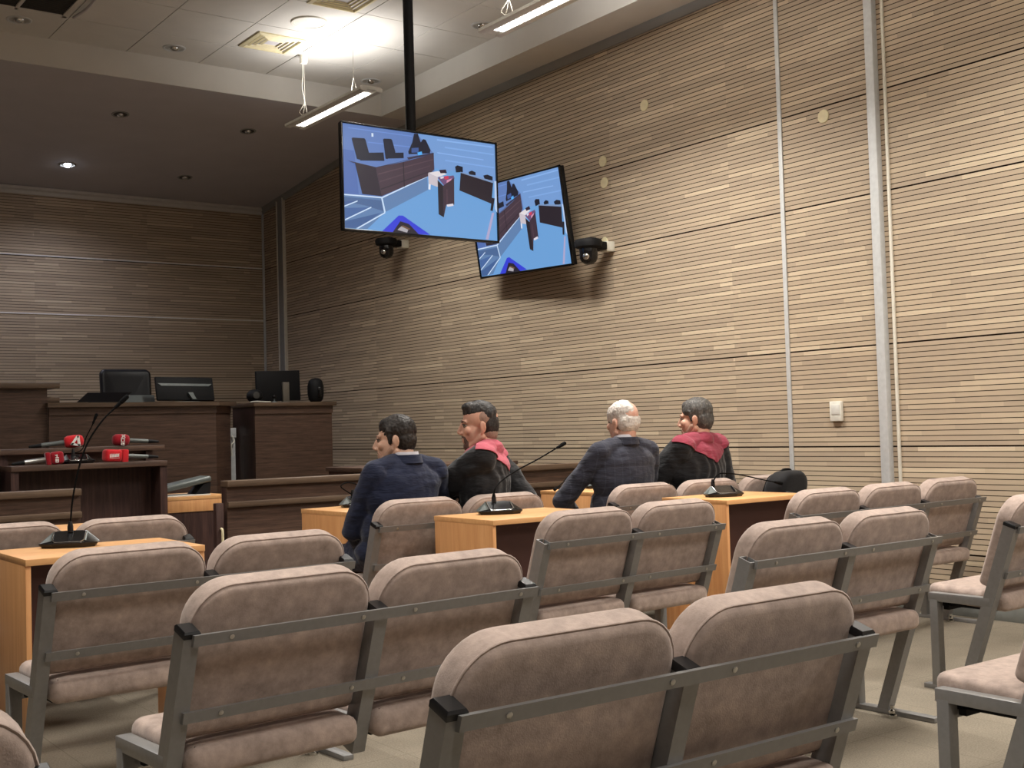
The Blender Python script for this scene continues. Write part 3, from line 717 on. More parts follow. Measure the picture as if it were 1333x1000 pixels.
# ------------------------------------------------------------------ witness stand (two tiers)
t = thing('witness_stand', 'dark two-tier wooden witness stand carrying red microphones', 'lectern', (1.98, 8.3, 0))
bm = bmesh.new(); box(bm, 0, 1.05, 0, 0.34, 1.025, 1.062, 0.003); obj('lower_shelf', bm, M['walnut_h'], t)
bm = bmesh.new(); box(bm, -0.03, 1.13, 0.27, 0.60, 1.135, 1.172, 0.003); obj('upper_shelf', bm, M['walnut_h'], t)
for x in (0.0, 1.0):
    bm = bmesh.new(); box(bm, x, x+0.05, 0.012, 0.30, 0, 1.0248); box(bm, x, x+0.05, 0.3005, 0.58, 0, 1.1345); obj('side_panel', bm, M['walnut_v'], t)
bm = bmesh.new(); box(bm, 0.0505, 0.9995, 0.20, 0.225, 0, 1.0245); obj('back_panel', bm, M['walnut_v'], t)
bm = bmesh.new(); box(bm, 0.0505, 0.9995, 0.35, 0.37, 0.9, 1.1345); obj('riser', bm, M['walnut_h'], t)
t = thing('side_lectern', 'dark wooden lectern part cut by the left edge beside the witness stand', 'lectern', (1.27, 8.35, 0))
bm = bmesh.new(); box(bm, 0, 0.66, 0, 0.5, 1.14, 1.178, 0.003); obj('top_board', bm, M['walnut_edge'], t)
bm = bmesh.new(); box(bm, 0.02, 0.64, 0.03, 0.06, 0, 1.139); obj('front_panel', bm, M['walnut_h'], t)
bm = bmesh.new(); box(bm, 0.61, 0.64, 0.061, 0.48, 0, 1.139); obj('side_panel', bm, M['walnut_v'], t)

# ------------------------------------------------------------------ judges bench on the platform
PZ = 0.465
t = thing('judges_bench', 'long dark wooden judges bench with the office chair behind it', 'judges bench', (3.0, 11.2, PZ))
W = 1.58
foot = [(0, 0), (W, 0), (W+0.26, 0.26), (W+0.26, 0.62), (W+0.22, 0.62), (W+0.22, 0.29), (W-0.02, 0.04), (0, 0.04)]
bm = bmesh.new(); prism(bm, foot, 0, 1.06, lambda a, b, h: (a, b, h)); obj('front_panel', bm, M['walnut_h'], t)
top = [(-0.02, -0.05), (W+0.02, -0.05), (W+0.32, 0.24), (W+0.32, 0.40), (-0.02, 0.40)]
bm = bmesh.new(); prism(bm, top, 1.06, 1.10, lambda a, b, h: (a, b, h)); obj('top_board', bm, M['walnut_edge'], t)
bm = bmesh.new(); prism(bm, [(0, -0.012), (W+0.005, -0.012), (W+0.265, 0.252), (W+0.26, 0.26), (W, -0.0005), (0, -0.0005)], 0.99, 1.059, lambda a, b, h: (a, b, h)); obj('trim_band', bm, M['walnut_h'], t)
bm = bmesh.new(); box(bm, 0.0, W+0.2, 0.41, 0.95, 0.72, 0.75); obj('work_surface', bm, M['walnut_h'], t)
bm = bmesh.new(); box(bm, 0.0, 0.03, 0.41, 0.93, 0, 0.7195); obj('support_panel', bm, M['walnut_v'], t)
t = thing('presiding_bench', 'higher dark bench section with a stepped end, cut by the left edge', 'judges bench', (0.9, 11.22, PZ))
bm = bmesh.new(); box(bm, 0, 2.099, 0.02, 0.06, 0, 1.235); obj('front_panel', bm, M['walnut_h'], t)
bm = bmesh.new(); box(bm, 0, 2.20, -0.03, 0.42, 1.235, 1.285, 0.004); obj('top_board', bm, M['walnut_edge'], t)
bm = bmesh.new(); box(bm, 2.0, 2.22, 0.061, 0.40, 1.105, 1.16, 0.003); obj('step_board', bm, M['walnut_edge'], t)
bm = bmesh.new(); box(bm, 2.06, 2.09, 0.0605, 0.40, 0, 1.1045); obj('end_panel', bm, M['walnut_v'], t)
t = thing('clerk_bench', 'dark wooden bench at the back right corner carrying a monitor and speakers', 'judges bench', (4.99, 11.2, PZ))
bm = bmesh.new(); box(bm, 0, 0.86, 0, 0.03, 0, 1.045); obj('front_panel', bm, M['walnut_h'], t)
bm = bmesh.new(); box(bm, -0.001, 0.029, 0.0305, 0.55, 0, 1.045); obj('side_panel', bm, M['walnut_v'], t)
bm = bmesh.new(); box(bm, 0.831, 0.861, 0.0305, 0.55, 0, 1.045); obj('side_panel', bm, M['walnut_v'], t)
bm = bmesh.new(); box(bm, -0.02, 0.90, -0.04, 0.60, 1.0455, 1.085, 0.004); obj('top_board', bm, M['walnut_edge'], t)
bm = bmesh.new(); box(bm, -0.002, 0.868, -0.012, -0.0005, 0.97, 1.045); obj('trim_band', bm, M['walnut_h'], t)
TOPW = PZ+1.085

# office chair
t = thing('office_chair', 'high-backed black leather office chair behind the judges bench', 'office chair', (4.20, 12.45, PZ))
bm = bmesh.new(); o = rrect(-0.27, 0.27, 0.62, 1.50, 0.06, 0.08)
pillow(bm, o, 0.10, 0.04, lambda a, b, h: (a*(1-0.08*max(0, (0.9-b))), 0.24+h+0.10*(b-0.6)-0.05*(a/0.27)**2, b), bulge=0.02); obj('backrest', bm, M['leather'], t, sharp=60)
bm = bmesh.new(); pillow(bm, rrect(-0.26, 0.26, -0.26, 0.26, 0.08, 0.06), 0.11, 0.045, lambda a, b, h: (a, b, 0.50+h), bulge=0.02); obj('seat', bm, M['leather'], t, sharp=60)
for s in (-1, 1):
    bm = bmesh.new(); tube(bm, curve_pts([(s*0.22, 0.16, 0.45), (s*0.31, 0.14, 0.5), (s*0.315, 0.10, 0.70), (s*0.31, -0.10, 0.725), (s*0.31, -0.20, 0.71)]), 0.02, 10); obj('armrest', bm, M['black'], t)
bm = bmesh.new(); tube(bm, [(0, 0, 0.06), (0, 0, 0.45)], 0.03, 14); obj('gas_column', bm, M['chrome'], t)
bm = bmesh.new()
for k in range(5):
    a = 2*PI*k/5+0.3; d = V((math.cos(a), math.sin(a), 0)); caps(bm, V((0, 0, 0.10)), 0.035, d*0.30+V((0, 0, 0.075)), 0.02, 12); ell(bm, d*0.31+V((0, 0, 0.03)), (0.03, 0.03, 0.03), u=12, v=8)
obj('star_base', bm, M['black'], t)

# monitors on the benches
t = thing('desk_monitor', 'black monitor seen from behind on the judges bench', 'monitor', (4.375, 11.42, PZ+0.75))
mm = Matrix.Translation((0, 0.06, 0.41)) @ Matrix.Rotation(R(-14), 4, 'X') @ Matrix.Rotation(R(0.8), 4, 'Y')
t.location.z = PZ+1.101; mm = Matrix.Translation((0, 0.05, 0.128)) @ Matrix.Rotation(R(-17), 4, 'X') @ Matrix.Rotation(R(1.0), 4, 'Y')
bm = bmesh.new(); box(bm, -0.292, 0.292, -0.018, 0.018, -0.115, 0.125, 0.006, mat=mm); obj('panel', bm, M['black'], t)
bm = bmesh.new(); prism(bm, [(-0.275, 0.055), (0.275, 0.055), (0.24, 0.03), (-0.24, 0.03)], -0.024, -0.0185, lambda a, b, h: mm @ V((a, h, b))); obj('back_ridge', bm, M['greycase'], t)
bm = bmesh.new(); prism(bm, [(0.01, -0.045), (0.06, -0.045), (0.09, -0.115), (0.05, -0.115)], -0.05, -0.0185, lambda a, b, h: mm @ V((a, h, b))); box(bm, -0.1, 0.12, -0.04, 0.14, 0.0, 0.01, 0.003); obj('stand', bm, M['greycase'], t)
t = thing('touch_display', 'flat black display leaning low on the judges bench before the office chair', 'monitor', (3.55, 11.42, PZ+1.101))
bm = bmesh.new(); prism(bm, [(-0.235, 0.0), (0.17, 0.0), (0.32, 0.095), (-0.10, 0.095)], 0.0, 0.02, lambda a, b, h: (a, b*1.2+h, b+0.012)); obj('panel', bm, M['gloss'], t)
bm = bmesh.new(); box(bm, -0.12, 0.12, -0.01, 0.10, 0.0, 0.012, 0.003); obj('stand', bm, M['black'], t)
bm = bmesh.new(); prism(bm, [(0.0, 0), (0.33, 0), (0.34, 0.085), (0.10, 0.085)], 0.0, 0.02, lambda a, b, h: (3.80+a, 11.62+b*0.8+h, PZ+1.101+b))
solo('document_tray', bm, M['greycase'], 'grey tray leaning on the judges bench in front of the office chair', 'tray')
t = thing('desk_monitor', 'large black monitor seen from behind on the corner bench between two speakers', 'monitor', (5.37, 11.45, TOPW))
bm = bmesh.new(); box(bm, -0.245, 0.245, -0.015, 0.02, 0.02, 0.335, 0.006, mat=Matrix.Rotation(R(-1.5), 4, 'Y')); obj('panel', bm, M['black'], t)
bm = bmesh.new(); box(bm, 0.03, 0.10, -0.05, -0.0155, 0.004, 0.215, 0.004); box(bm, -0.03, 0.15, -0.10, 0.08, 0.0, 0.01, 0.003); obj('stand', bm, plain('stand_grey', (104, 98, 88), 0.5), t)
bm = bmesh.new(); lathe(bm, [(0.002, 0), (0.05, 0.0), (0.075, 0.03), (0.085, 0.09), (0.085, 0.17), (0.07, 0.225), (0.04, 0.25), (0.002, 0.256)], n=32)
t = thing('desk_speaker', 'tall rounded black speaker at the right end of the corner bench', 'loudspeaker', (5.745, 11.35, TOPW))
obj('body', bm, M['black'], t)
bm = bmesh.new(); box(bm, 0.01, 0.05, -0.092, -0.07, 0.05, 0.16, 0.01, mat=Matrix.Rotation(R(-20), 4, 'Z')); obj('port', bm, M['gloss'], t)
t = thing('desk_speaker', 'small round black speaker left of the large monitor', 'loudspeaker', (5.06, 11.35, TOPW))
bm = bmesh.new(); ell(bm, (0, 0, 0.07), (0.085, 0.08, 0.07)); obj('body', bm, M['black'], t)
bm = bmesh.new(); lathe(bm, [(0.03, 0.0), (0.035, 0.01), (0.03, 0.012), (0.002, 0.008)], n=20, mat=Matrix.Translation((-0.02, -0.078, 0.075)) @ Matrix.Rotation(PI/2, 4, 'X')); obj('cone', bm, M['grille'], t)
bm = bmesh.new(); tube(bm, curve_pts([(4.97, 11.25, TOPW+0.008), (5.03, 11.22, TOPW+0.012), (5.12, 11.23, TOPW+0.008), (5.19, 11.26, TOPW+0.008)]), 0.006, 8); solo('cable', bm, M['paper'], 'pale cable lying in front of the small round speaker', 'cable')
t = thing('desk_webcam', 'small dark webcam before the large monitor on the corner bench', 'webcam', (5.27, 11.34, TOPW))
bm = bmesh.new(); lathe(bm, [(0.002, 0), (0.035, 0), (0.03, 0.012), (0.006, 0.018), (0.006, 0.05), (0.002, 0.05)], n=18); obj('foot', bm, M['greycase'], t)
bm = bmesh.new(); ell(bm, (0, 0, 0.065), (0.022, 0.022, 0.022), u=14, v=10); obj('head', bm, M['gloss'], t)
t = thing('cable_box', 'small grey socket box with white leads hanging between the two dark benches', 'cable box', (4.93, 11.62, PZ))
bm = bmesh.new(); box(bm, -0.05, 0.04, 0.0, 0.05, 0.74, 0.84, 0.005); box(bm, -0.03, 0.03, 0.01, 0.05, 0.0, 0.739); obj('housing', bm, M['alu'], t)
bm = bmesh.new(); tube(bm, curve_pts([(-0.01, -0.01, 0.76), (0.0, -0.03, 0.70), (-0.03, -0.03, 0.66), (-0.02, -0.02, 0.55)]), 0.007, 8); obj('leads', bm, M['white'], t)

# ------------------------------------------------------------------ conference microphones
def mic_unit(x, y, z, rz, neck, lab, tip=True, r=0.0038):
    t = thing('conference_microphone', lab, 'microphone', (x, y, z), rz, 'black conference microphones on tables')
    def base(k, zz): 
        return [(a*k, b*k, zz) for a, b in ((-0.115, -0.035), (-0.06, -0.068), (0.06, -0.068), (0.115, -0.035), (0.115, 0.03), (0.07, 0.062), (-0.07, 0.062), (-0.115, 0.03))]
    bm = bmesh.new()
    up = [(-0.062, -0.045, 0.028), (-0.05, -0.055, 0.024), (0.05, -0.055, 0.024), (0.062, -0.045, 0.028), (0.062, 0.03, 0.062), (0.045, 0.045, 0.064), (-0.045, 0.045, 0.064), (-0.062, 0.03, 0.062)]
    loft(bm, [base(0.9, 0.0), base(0.92, 0.006), base(1.0, 0.014), base(1.0, 0.02), up]); obj('base', bm, M['gloss'], t, sharp=20)
    bm = bmesh.new()
    for s in (-1, 1):
        bm = bmesh.new(); loft(bm, [[(s*0.118, -0.034, 0.019), (s*0.118, 0.03, 0.019), (s*0.066, 0.032, 0.064), (s*0.066, -0.046, 0.03)], [(s*0.116, -0.033, 0.017), (s*0.116, 0.029, 0.017), (s*0.064, 0.031, 0.060), (s*0.064, -0.045, 0.027)]])
        obj('side_wing', bm, M['greycase'], t, sharp=20)
    bm = bmesh.new(); tube(bm, [(-0.064, 0.03, 0.064), (-0.062, -0.046, 0.031), (-0.05, -0.058, 0.024), (0.05, -0.058, 0.024), (0.062, -0.046, 0.031), (0.064, 0.03, 0.064)], 0.0024, 8); obj('trim_frame', bm, M['chrome'], t)
    bm = bmesh.new(); box(bm, -0.018, 0.018, -0.022, -0.014, 0.0, 0.0015, mat=Matrix.Translation((0, 0, 0.0455)) @ Matrix.Rotation(R(24), 4, 'X')); obj('display_print', bm, M['greycase'], t)
    bm = bmesh.new(); lathe(bm, [(0.002, 0.05), (0.012, 0.05), (0.012, 0.075), (0.007, 0.095), (0.002, 0.095)], c=(neck[0][0], neck[0][1], 0.008), n=16); obj('neck_socket', bm, M['cap'], t)
    pts = curve_pts([V(p) for p in neck], 10)
    bm = bmesh.new(); tube(bm, pts, r, 8); g = obj('gooseneck', bm, M['neck'], t)
    if tip:
        e = pts[-1]; d = (pts[-1]-pts[-4]).normalized()
        bm = bmesh.new(); caps(bm, e-d*0.01, 0.0075, e+d*0.02, 0.0085, 14); caps(bm, e+d*0.024, 0.0105, e+d*0.052, 0.0105, 14); obj('capsule', bm, M['neck'], g)
    return t
def neckpts(base, rz, pts):
    m = Matrix.Rotation(-rz, 3, 'Z'); return [m @ (V(p)-V(base)) for p in pts]
TZ = 0.78
A = V((1.45, 5.13, TZ)); rA = R(-24)
mic_unit(*A, rA, [(0, 0.03, 0.07)]+neckpts(A, rA, [onY(94, 655, 5.16), onY(102, 612, 5.155), onY(114, 577, 5.15), onY(133, 548, 5.14), onY(153, 528, 5.13)]), 'conference microphone with a tall gooseneck on the left wooden table')
Bp = V((3.595, 5.06, TZ)); rB = R(-22)
mic_unit(*Bp, rB, [(-0.02, 0.03, 0.07)]+neckpts(Bp, rB, [onY(644, 638, 5.08), onY(652, 627, 5.10), onY(672, 613, 5.12), onY(700, 598, 5.14), onY(727, 582, 5.16)]), 'conference microphone on the middle wooden table, gooseneck slanting across the dark robe')
Cp = V((5.20, 5.02, TZ)); rC = R(-22)
mic_unit(*Cp, rC, [(-0.05, 0.035, 0.07)]+neckpts(Cp, rC, [onY(930, 624, 5.05), onY(936, 617, 5.05), onY(948, 616.5, 5.04), onY(965, 618.5, 5.04), onY(990, 624, 5.03), onY(1010, 628, 5.03)]), 'conference microphone on the right wooden table, gooseneck bent flat towards the backpack')
Dp = V((3.46, 6.30, TZ)); rD = R(-10)
mic_unit(*Dp, rD, [(-0.03, 0.03, 0.07)]+neckpts(Dp, rD, [onY(444, 634, 6.33), onY(452, 628.5, 6.34), onY(465, 631, 6.34), onY(478, 637, 6.32), onY(488, 645, 6.30)]), 'conference microphone half hidden by the left arm of the man in navy')
Ep = V((5.50, 6.50, TZ)); rE = R(-8)
mic_unit(*Ep, rE, [(0.0, 0.03, 0.07)]+neckpts(Ep, rE, [onY(757, 616, 6.5), onY(752, 611, 6.48), onY(742, 618, 6.44), onY(733, 628, 6.38), onY(725, 635, 6.30)]), 'conference microphone half hidden by the arm of the white-haired man')
Fp = V((2.45, 8.46, 1.062)); rF = R(-8)
mic_unit(*Fp, rF, [(-0.02, 0.03, 0.07)]+neckpts(Fp, rF, [onY(107, 585, 8.5), onY(112, 570, 8.5), onY(119, 556, 8.5), onY(122, 549, 8.5)]), 'conference microphone on the lower shelf of the witness stand among the red microphones')

# reporters' microphones with red foam flags
def press_mic(p, q, foam, lab, glyphs, fl=0.125, r=0.043, square=False, silver=False):
    """p = centre of the windscreen, q = tail end of the handle"""
    p, q = V(p), V(q); d = (q-p).normalized()
    c = (p+q)/2; zb = min(p.z-r, q.z-0.012)
    t = thing('press_microphone', lab, 'microphone', (c.x, c.y, zb), 0, 'reporters microphones with red windscreens')
    o = V((c.x, c.y, zb)); P, Q = p-o, q-o
    bm = bmesh.new()
    if square:
        m = Matrix.Translation(P) @ d.to_track_quat('X', 'Z').to_matrix().to_4x4()
        box(bm, -fl*0.55, fl*0.22, -r, r, -r, r, 0.02, mat=m, seg=3); box(bm, fl*0.22, fl*0.5, -r*1.06, r*1.06, -r*1.06, r*1.06, 0.008, mat=m)
    else:
        m = Matrix.Translation(P) @ d.to_track_quat('X', 'Z').to_matrix().to_4x4()
        loft(bm, [[m @ V((x, rr*math.cos(2*PI*k/24)*0.95, rr*math.sin(2*PI*k/24))) for k in range(24)] for x, rr in ((-fl*0.5, r*0.35), (-fl*0.46, r*0.7), (-fl*0.32, r*0.95), (0, r), (fl*0.3, r*0.98), (fl*0.44, r*0.8), (fl*0.5, r*0.4))])
    f = obj('foam_windscreen', bm, foam, t, sharp=50)
    bm = bmesh.new(); caps(bm, P+d*fl*0.45, 0.017, Q-d*0.07, 0.014, 16); obj('handle', bm, M['silver'] if silver else M['greycase'], t)
    bm = bmesh.new(); caps(bm, Q-d*0.072, 0.0145, Q, 0.009, 14); obj('connector', bm, M['black'], t)
    bm = bmesh.new(); cam_d_ = (V((0, 0, H))-p); cam_d_.normalize()
    side = V((0, -1, 0)); yy = -(r*1.07 if square else r*1.0)-0.0025
    for poly in glyphs:
        prism(bm, [(a, b) for a, b in poly], 0.0, 0.004, lambda a, b, h: (P.x+a, P.y+yy-h+0.002, P.z+b))
    obj('channel_mark', bm, M['glyph'], f, sharp=10)
    return t
S7 = [[(-0.038, -0.024), (-0.018, -0.026), (0.024, 0.038), (0.006, 0.040)], [(0.008, 0.039), (0.026, 0.037), (0.034, -0.034), (0.014, -0.034)], [(-0.038, -0.024), (0.030, -0.036), (0.030, -0.022), (-0.024, -0.011)]]
def bars(spec): return [[(x, z), (x+w, z), (x+w, z+h), (x, z+h)] for x, z, w, h in spec]
SX = bars([(-0.014, -0.036, 0.006, 0.016), (-0.004, -0.036, 0.016, 0.005), (-0.004, -0.026, 0.016, 0.005), (-0.014, -0.016, 0.026, 0.005), (-0.014, -0.008, 0.006, 0.014), (0.006, -0.008, 0.006, 0.014), (-0.014, 0.008, 0.028, 0.006)])+[[(-0.012, 0.018), (-0.002, 0.018), (0.020, 0.038), (0.010, 0.038)], [(0.010, 0.018), (0.020, 0.018), (-0.002, 0.038), (-0.012, 0.038)]]
S5 = bars([(-0.004, -0.030, 0.006, 0.026), (-0.004, -0.030, 0.022, 0.006), (0.012, -0.030, 0.006, 0.026), (0.004, -0.018, 0.004, 0.014), (-0.004, 0.002, 0.022, 0.005), (0.004, 0.006, 0.005, 0.02), (-0.006, 0.018, 0.012, 0.005)])
ST = bars([(-0.056+0.0075*k, -0.010+0.0005*k, 0.0045, 0.018) for k in range(9)]+[(-0.058, 0.012, 0.07, 0.002), (-0.058, -0.016, 0.07, 0.002)])
press_mic((2.47, 8.60, 1.216), (2.185, 8.64, 1.186), M['foamred'], 'red microphone with a white angular numeral, lying on the upper shelf pointing right', S7, 0.13, 0.044)
press_mic((2.80, 8.60, 1.215), (3.07, 8.60, 1.196), M['foamdark'], 'dark red microphone with white upright letters, lying on the upper shelf pointing left', SX, 0.12, 0.043)
press_mic((2.275, 8.38, 1.105), (2.02, 8.42, 1.075), M['foamdark'], 'dark red microphone with a bright metal handle at the left end of the lower shelf', S5, 0.11, 0.043, True, True)
press_mic((2.69, 8.38, 1.107), (3.00, 8.42, 1.088), M['foamred'], 'bright red square-flagged microphone at the right of the lower shelf', ST, 0.155, 0.043, True)

# backpack hung behind the far end of the men's bench
t = thing('backpack', 'black backpack on the far end seat of the bench behind the right table', 'backpack', (5.95, 5.24, 0.47), R(4))
bm = bmesh.new(); o = rrect(-0.15, 0.15, 0.0, 0.43, 0.11, 0.05)
pillow(bm, o, 0.16, 0.05, lambda a, b, h: (a, h-0.10*(b/0.43)+0.03, b), bulge=0.02); obj('body', bm, fabric('black_nylon', (30, 30, 32), 0.15, 30, 300, 0.1, 0.7), t, sharp=60)
bm = bmesh.new(); pillow(bm, rrect(-0.13, 0.13, 0.03, 0.25, 0.06, 0.04), 0.05, 0.02, lambda a, b, h: (a, h-0.095-0.10*(b/0.43)+0.03, b), bulge=0.008); obj('front_pocket', bm, M['black'], t, sharp=60)
bm = bmesh.new(); tube(bm, curve_pts([(-0.14, -0.08-0.07, 0.30), (-0.02, -0.145, 0.285), (0.10, -0.145, 0.28)]), 0.005, 8); box(bm, 0.08, 0.13, -0.155, -0.14, 0.272, 0.288, 0.003); obj('zip', bm, M['greycase'], t)
bm = bmesh.new(); tube(bm, curve_pts([(-0.05, -0.05, 0.425), (-0.03, -0.05, 0.436), (0.03, -0.05, 0.436), (0.05, -0.05, 0.425)]), 0.008, 8); obj('grab_handle', bm, M['black'], t)
for s in (-1, 1):
    bm = bmesh.new(); tube(bm, curve_pts([(s*0.07, 0.0, 0.40), (s*0.09, 0.03, 0.36), (s*0.11, 0.08, 0.2), (s*0.11, 0.09, 0.05)]), 0.012, 8); obj('shoulder_strap', bm, M['black'], t)
# ------------------------------------------------------------------ people
def skin_mat(name, rgb, blush=(186, 116, 96)):
    m, nt, b = new_mat(name); c = lin(rgb)
    f = noise_n(nt, objco(nt), 22, 4, 0.6)
    nt.links.new(ramp(nt, f, [(0.3, tuple(x*0.9 for x in c)), (0.55, c), (0.8, lin(blush))]), b.inputs['Base Color'])
    b.inputs['Roughness'].default_value = 0.5; b.inputs['Subsurface Weight'].default_value = 0.08
    b.inputs['Subsurface Radius'].default_value = (0.01, 0.004, 0.002); b.inputs['Specular IOR Level'].default_value = 0.35
    return m
def hair_mat(name, stops, scale=60, stretch=(1, 1, 0.35)):
    m, nt, b = new_mat(name)
    f = noise_n(nt, objco(nt, stretch), scale, 5, 0.7)
    nt.links.new(ramp(nt, f, [(p, lin(c)) for p, c in stops]), b.inputs['Base Color'])
    b.inputs['Roughness'].default_value = 0.55; b.inputs['Specular IOR Level'].default_value = 0.3
    bump(nt, b, f, 0.6, 0.004); return m
def cloth(name, rgb, var=0.12, check=False, rough=0.85, sheen=0.15):
    m, nt, b = new_mat(name); c = lin(rgb); co = objco(nt)
    f = noise_n(nt, objco(nt, (1, 1, 3)), 9, 4, 0.6)
    col = ramp(nt, f, [(0.3, tuple(x*(1-var) for x in c)), (0.7, tuple(x*(1+var) for x in c))])
    if check:
        s = nd(nt, 'ShaderNodeSeparateXYZ'); nt.links.new(co, s.inputs[0])
        def ln(o, p): return math_n(nt, 'LESS_THAN', math_n(nt, 'FRACT', math_n(nt, 'DIVIDE', o, p)), 0.10)
        k = math_n(nt, 'MULTIPLY', math_n(nt, 'MAXIMUM', ln(s.outputs[0], 0.05), ln(s.outputs[2], 0.06)), 0.09)
        mx = nd(nt, 'ShaderNodeMix', data_type='RGBA'); nt.links.new(k, mx.inputs[0]); nt.links.new(col, mx.inputs[6]); mx.inputs[7].default_value = (*lin((118, 120, 134)), 1)
        col = mx.outputs[2]
    nt.links.new(col, b.inputs['Base Color']); b.inputs['Roughness'].default_value = rough
    b.inputs['Specular IOR Level'].default_value = 0.2; b.inputs['Sheen Weight'].default_value = sheen
    w = noise_n(nt, objco(nt, (1.2, 1.2, 4.0)), 5.5, 3, 0.55)
    bump(nt, b, w, 0.55, 0.03); return m
def remesh(bm, voxel, smooth=6, dec=None, disp=None):
    """one continuous surface from overlapping closed shapes; returns a bmesh"""
    me = bpy.data.meshes.new('raw'); finish(bm); bm.to_mesh(me); bm.free()
    o = bpy.data.objects.new('raw', me); C.objects.link(o)
    r = o.modifiers.new('r', 'REMESH'); r.mode = 'VOXEL'; r.voxel_size = voxel; r.adaptivity = 0.0
    s = o.modifiers.new('s', 'SMOOTH'); s.iterations = smooth; s.factor = 0.5
    dg = bpy.context.evaluated_depsgraph_get(); e = o.evaluated_get(dg); m2 = bpy.data.meshes.new_from_object(e)
    b2 = bmesh.new(); b2.from_mesh(m2)
    bpy.data.objects.remove(o); bpy.data.meshes.remove(me); bpy.data.meshes.remove(m2)
    if disp:
        b2.normal_update(); d = [(v, v.normal*disp(v.co)) for v in b2.verts]
        for v, q in d: v.co += q
    return b2

ell0, caps0 = ell, caps
def head_prims(bm, hc, m, fat=1.0, nose=1.0):
    """hc: head centre (between the ears), m: 3x3 rotation; local +y is the face"""
    HS = 1.07; m = m; T = lambda p: hc+m @ V(p)*HS; E = m.to_euler()
    _ell, _caps = ell, caps
    ell_ = lambda b_, c_, r_, *k_: _ell(b_, c_, tuple(q*HS for q in r_), *k_); caps_ = lambda b_, a_, ra, c_, rc: _caps(b_, a_, ra*HS, c_, rc*HS)
    ell_(bm, T((0, -0.018, 0.038)), (0.074, 0.094, 0.083), E, 28, 20)
    ell_(bm, T((0, 0.022, -0.038)), (0.063*fat, 0.066, 0.082), E, 28, 20)
    caps_(bm, T((-0.022, 0.058, -0.108)), 0.022*fat, T((0.022, 0.058, -0.108)), 0.022*fat)
    for s in (-1, 1):
        caps_(bm, T((s*0.058*fat, -0.012, -0.058)), 0.020, T((s*0.022, 0.058, -0.106)), 0.022*fat)
        ell_(bm, T((s*0.042, 0.060, -0.022)), (0.024*fat, 0.022, 0.024), E, 16, 12)
        ell_(bm, T((s*0.011, 0.094, -0.036)), (0.010, 0.011, 0.009), E, 12, 8)
        e2 = (m @ Matrix.Rotation(s*-0.35, 3, 'Z') @ Matrix.Rotation(-0.15, 3, 'X')).to_euler()
        ell_(bm, T((s*0.079, -0.018, -0.008)), (0.008, 0.018, 0.030), e2, 16, 14)
        ell_(bm, T((s*0.076, -0.010, -0.034)), (0.008, 0.010, 0.013), e2, 12, 10)
        ell_(bm, T((s*0.083, -0.028, 0.0)), (0.006, 0.008, 0.022), e2, 12, 10)
    caps_(bm, T((-0.038, 0.070, 0.024)), 0.012, T((0.038, 0.070, 0.024)), 0.012)
    caps_(bm, T((0, 0.083, 0.016)), 0.0085, T((0, 0.104*nose, -0.028)), 0.0115)
    caps_(bm, T((-0.019, 0.083, -0.067)), 0.0065, T((0.019, 0.083, -0.067)), 0.0065)
    caps_(bm, T((-0.015, 0.081, -0.080)), 0.0085, T((0.015, 0.081, -0.080)), 0.0085)
def hand(bm, w, d, up, s):
    """relaxed hand from wrist w along d; up = back of the hand; s = thumb side sign"""
    d = d.normalized(); up = (up-d*up.dot(d)).normalized(); sd = d.cross(up)*s
    caps(bm, w, 0.026, w+d*0.035, 0.028, 14)
    for k, (off, ln) in enumerate(((-0.030, 0.072), (-0.010, 0.082), (0.010, 0.077), (0.030, 0.060))):
        b = w+d*0.088+sd*off*-1; caps(bm, w+d*0.02+sd*off*-0.7, 0.014, b, 0.0115, 12)
        k1 = b+(d*0.85-up*0.45).normalized()*ln*0.5; k2 = k1+(d*0.45-up*0.9).normalized()*ln*0.5
        caps(bm, b, 0.0105, k1, 0.0095, 12); caps(bm, k1, 0.0095, k2, 0.008, 12)
    t0 = w+d*0.03+sd*0.026; t1 = t0+(d*0.7+sd*0.6-up*0.2).normalized()*0.042; t2 = t1+(d*0.95-up*0.3).normalized()*0.032
    caps(bm, t0, 0.014, t1, 0.0115, 12); caps(bm, t1, 0.011, t2, 0.009, 12)

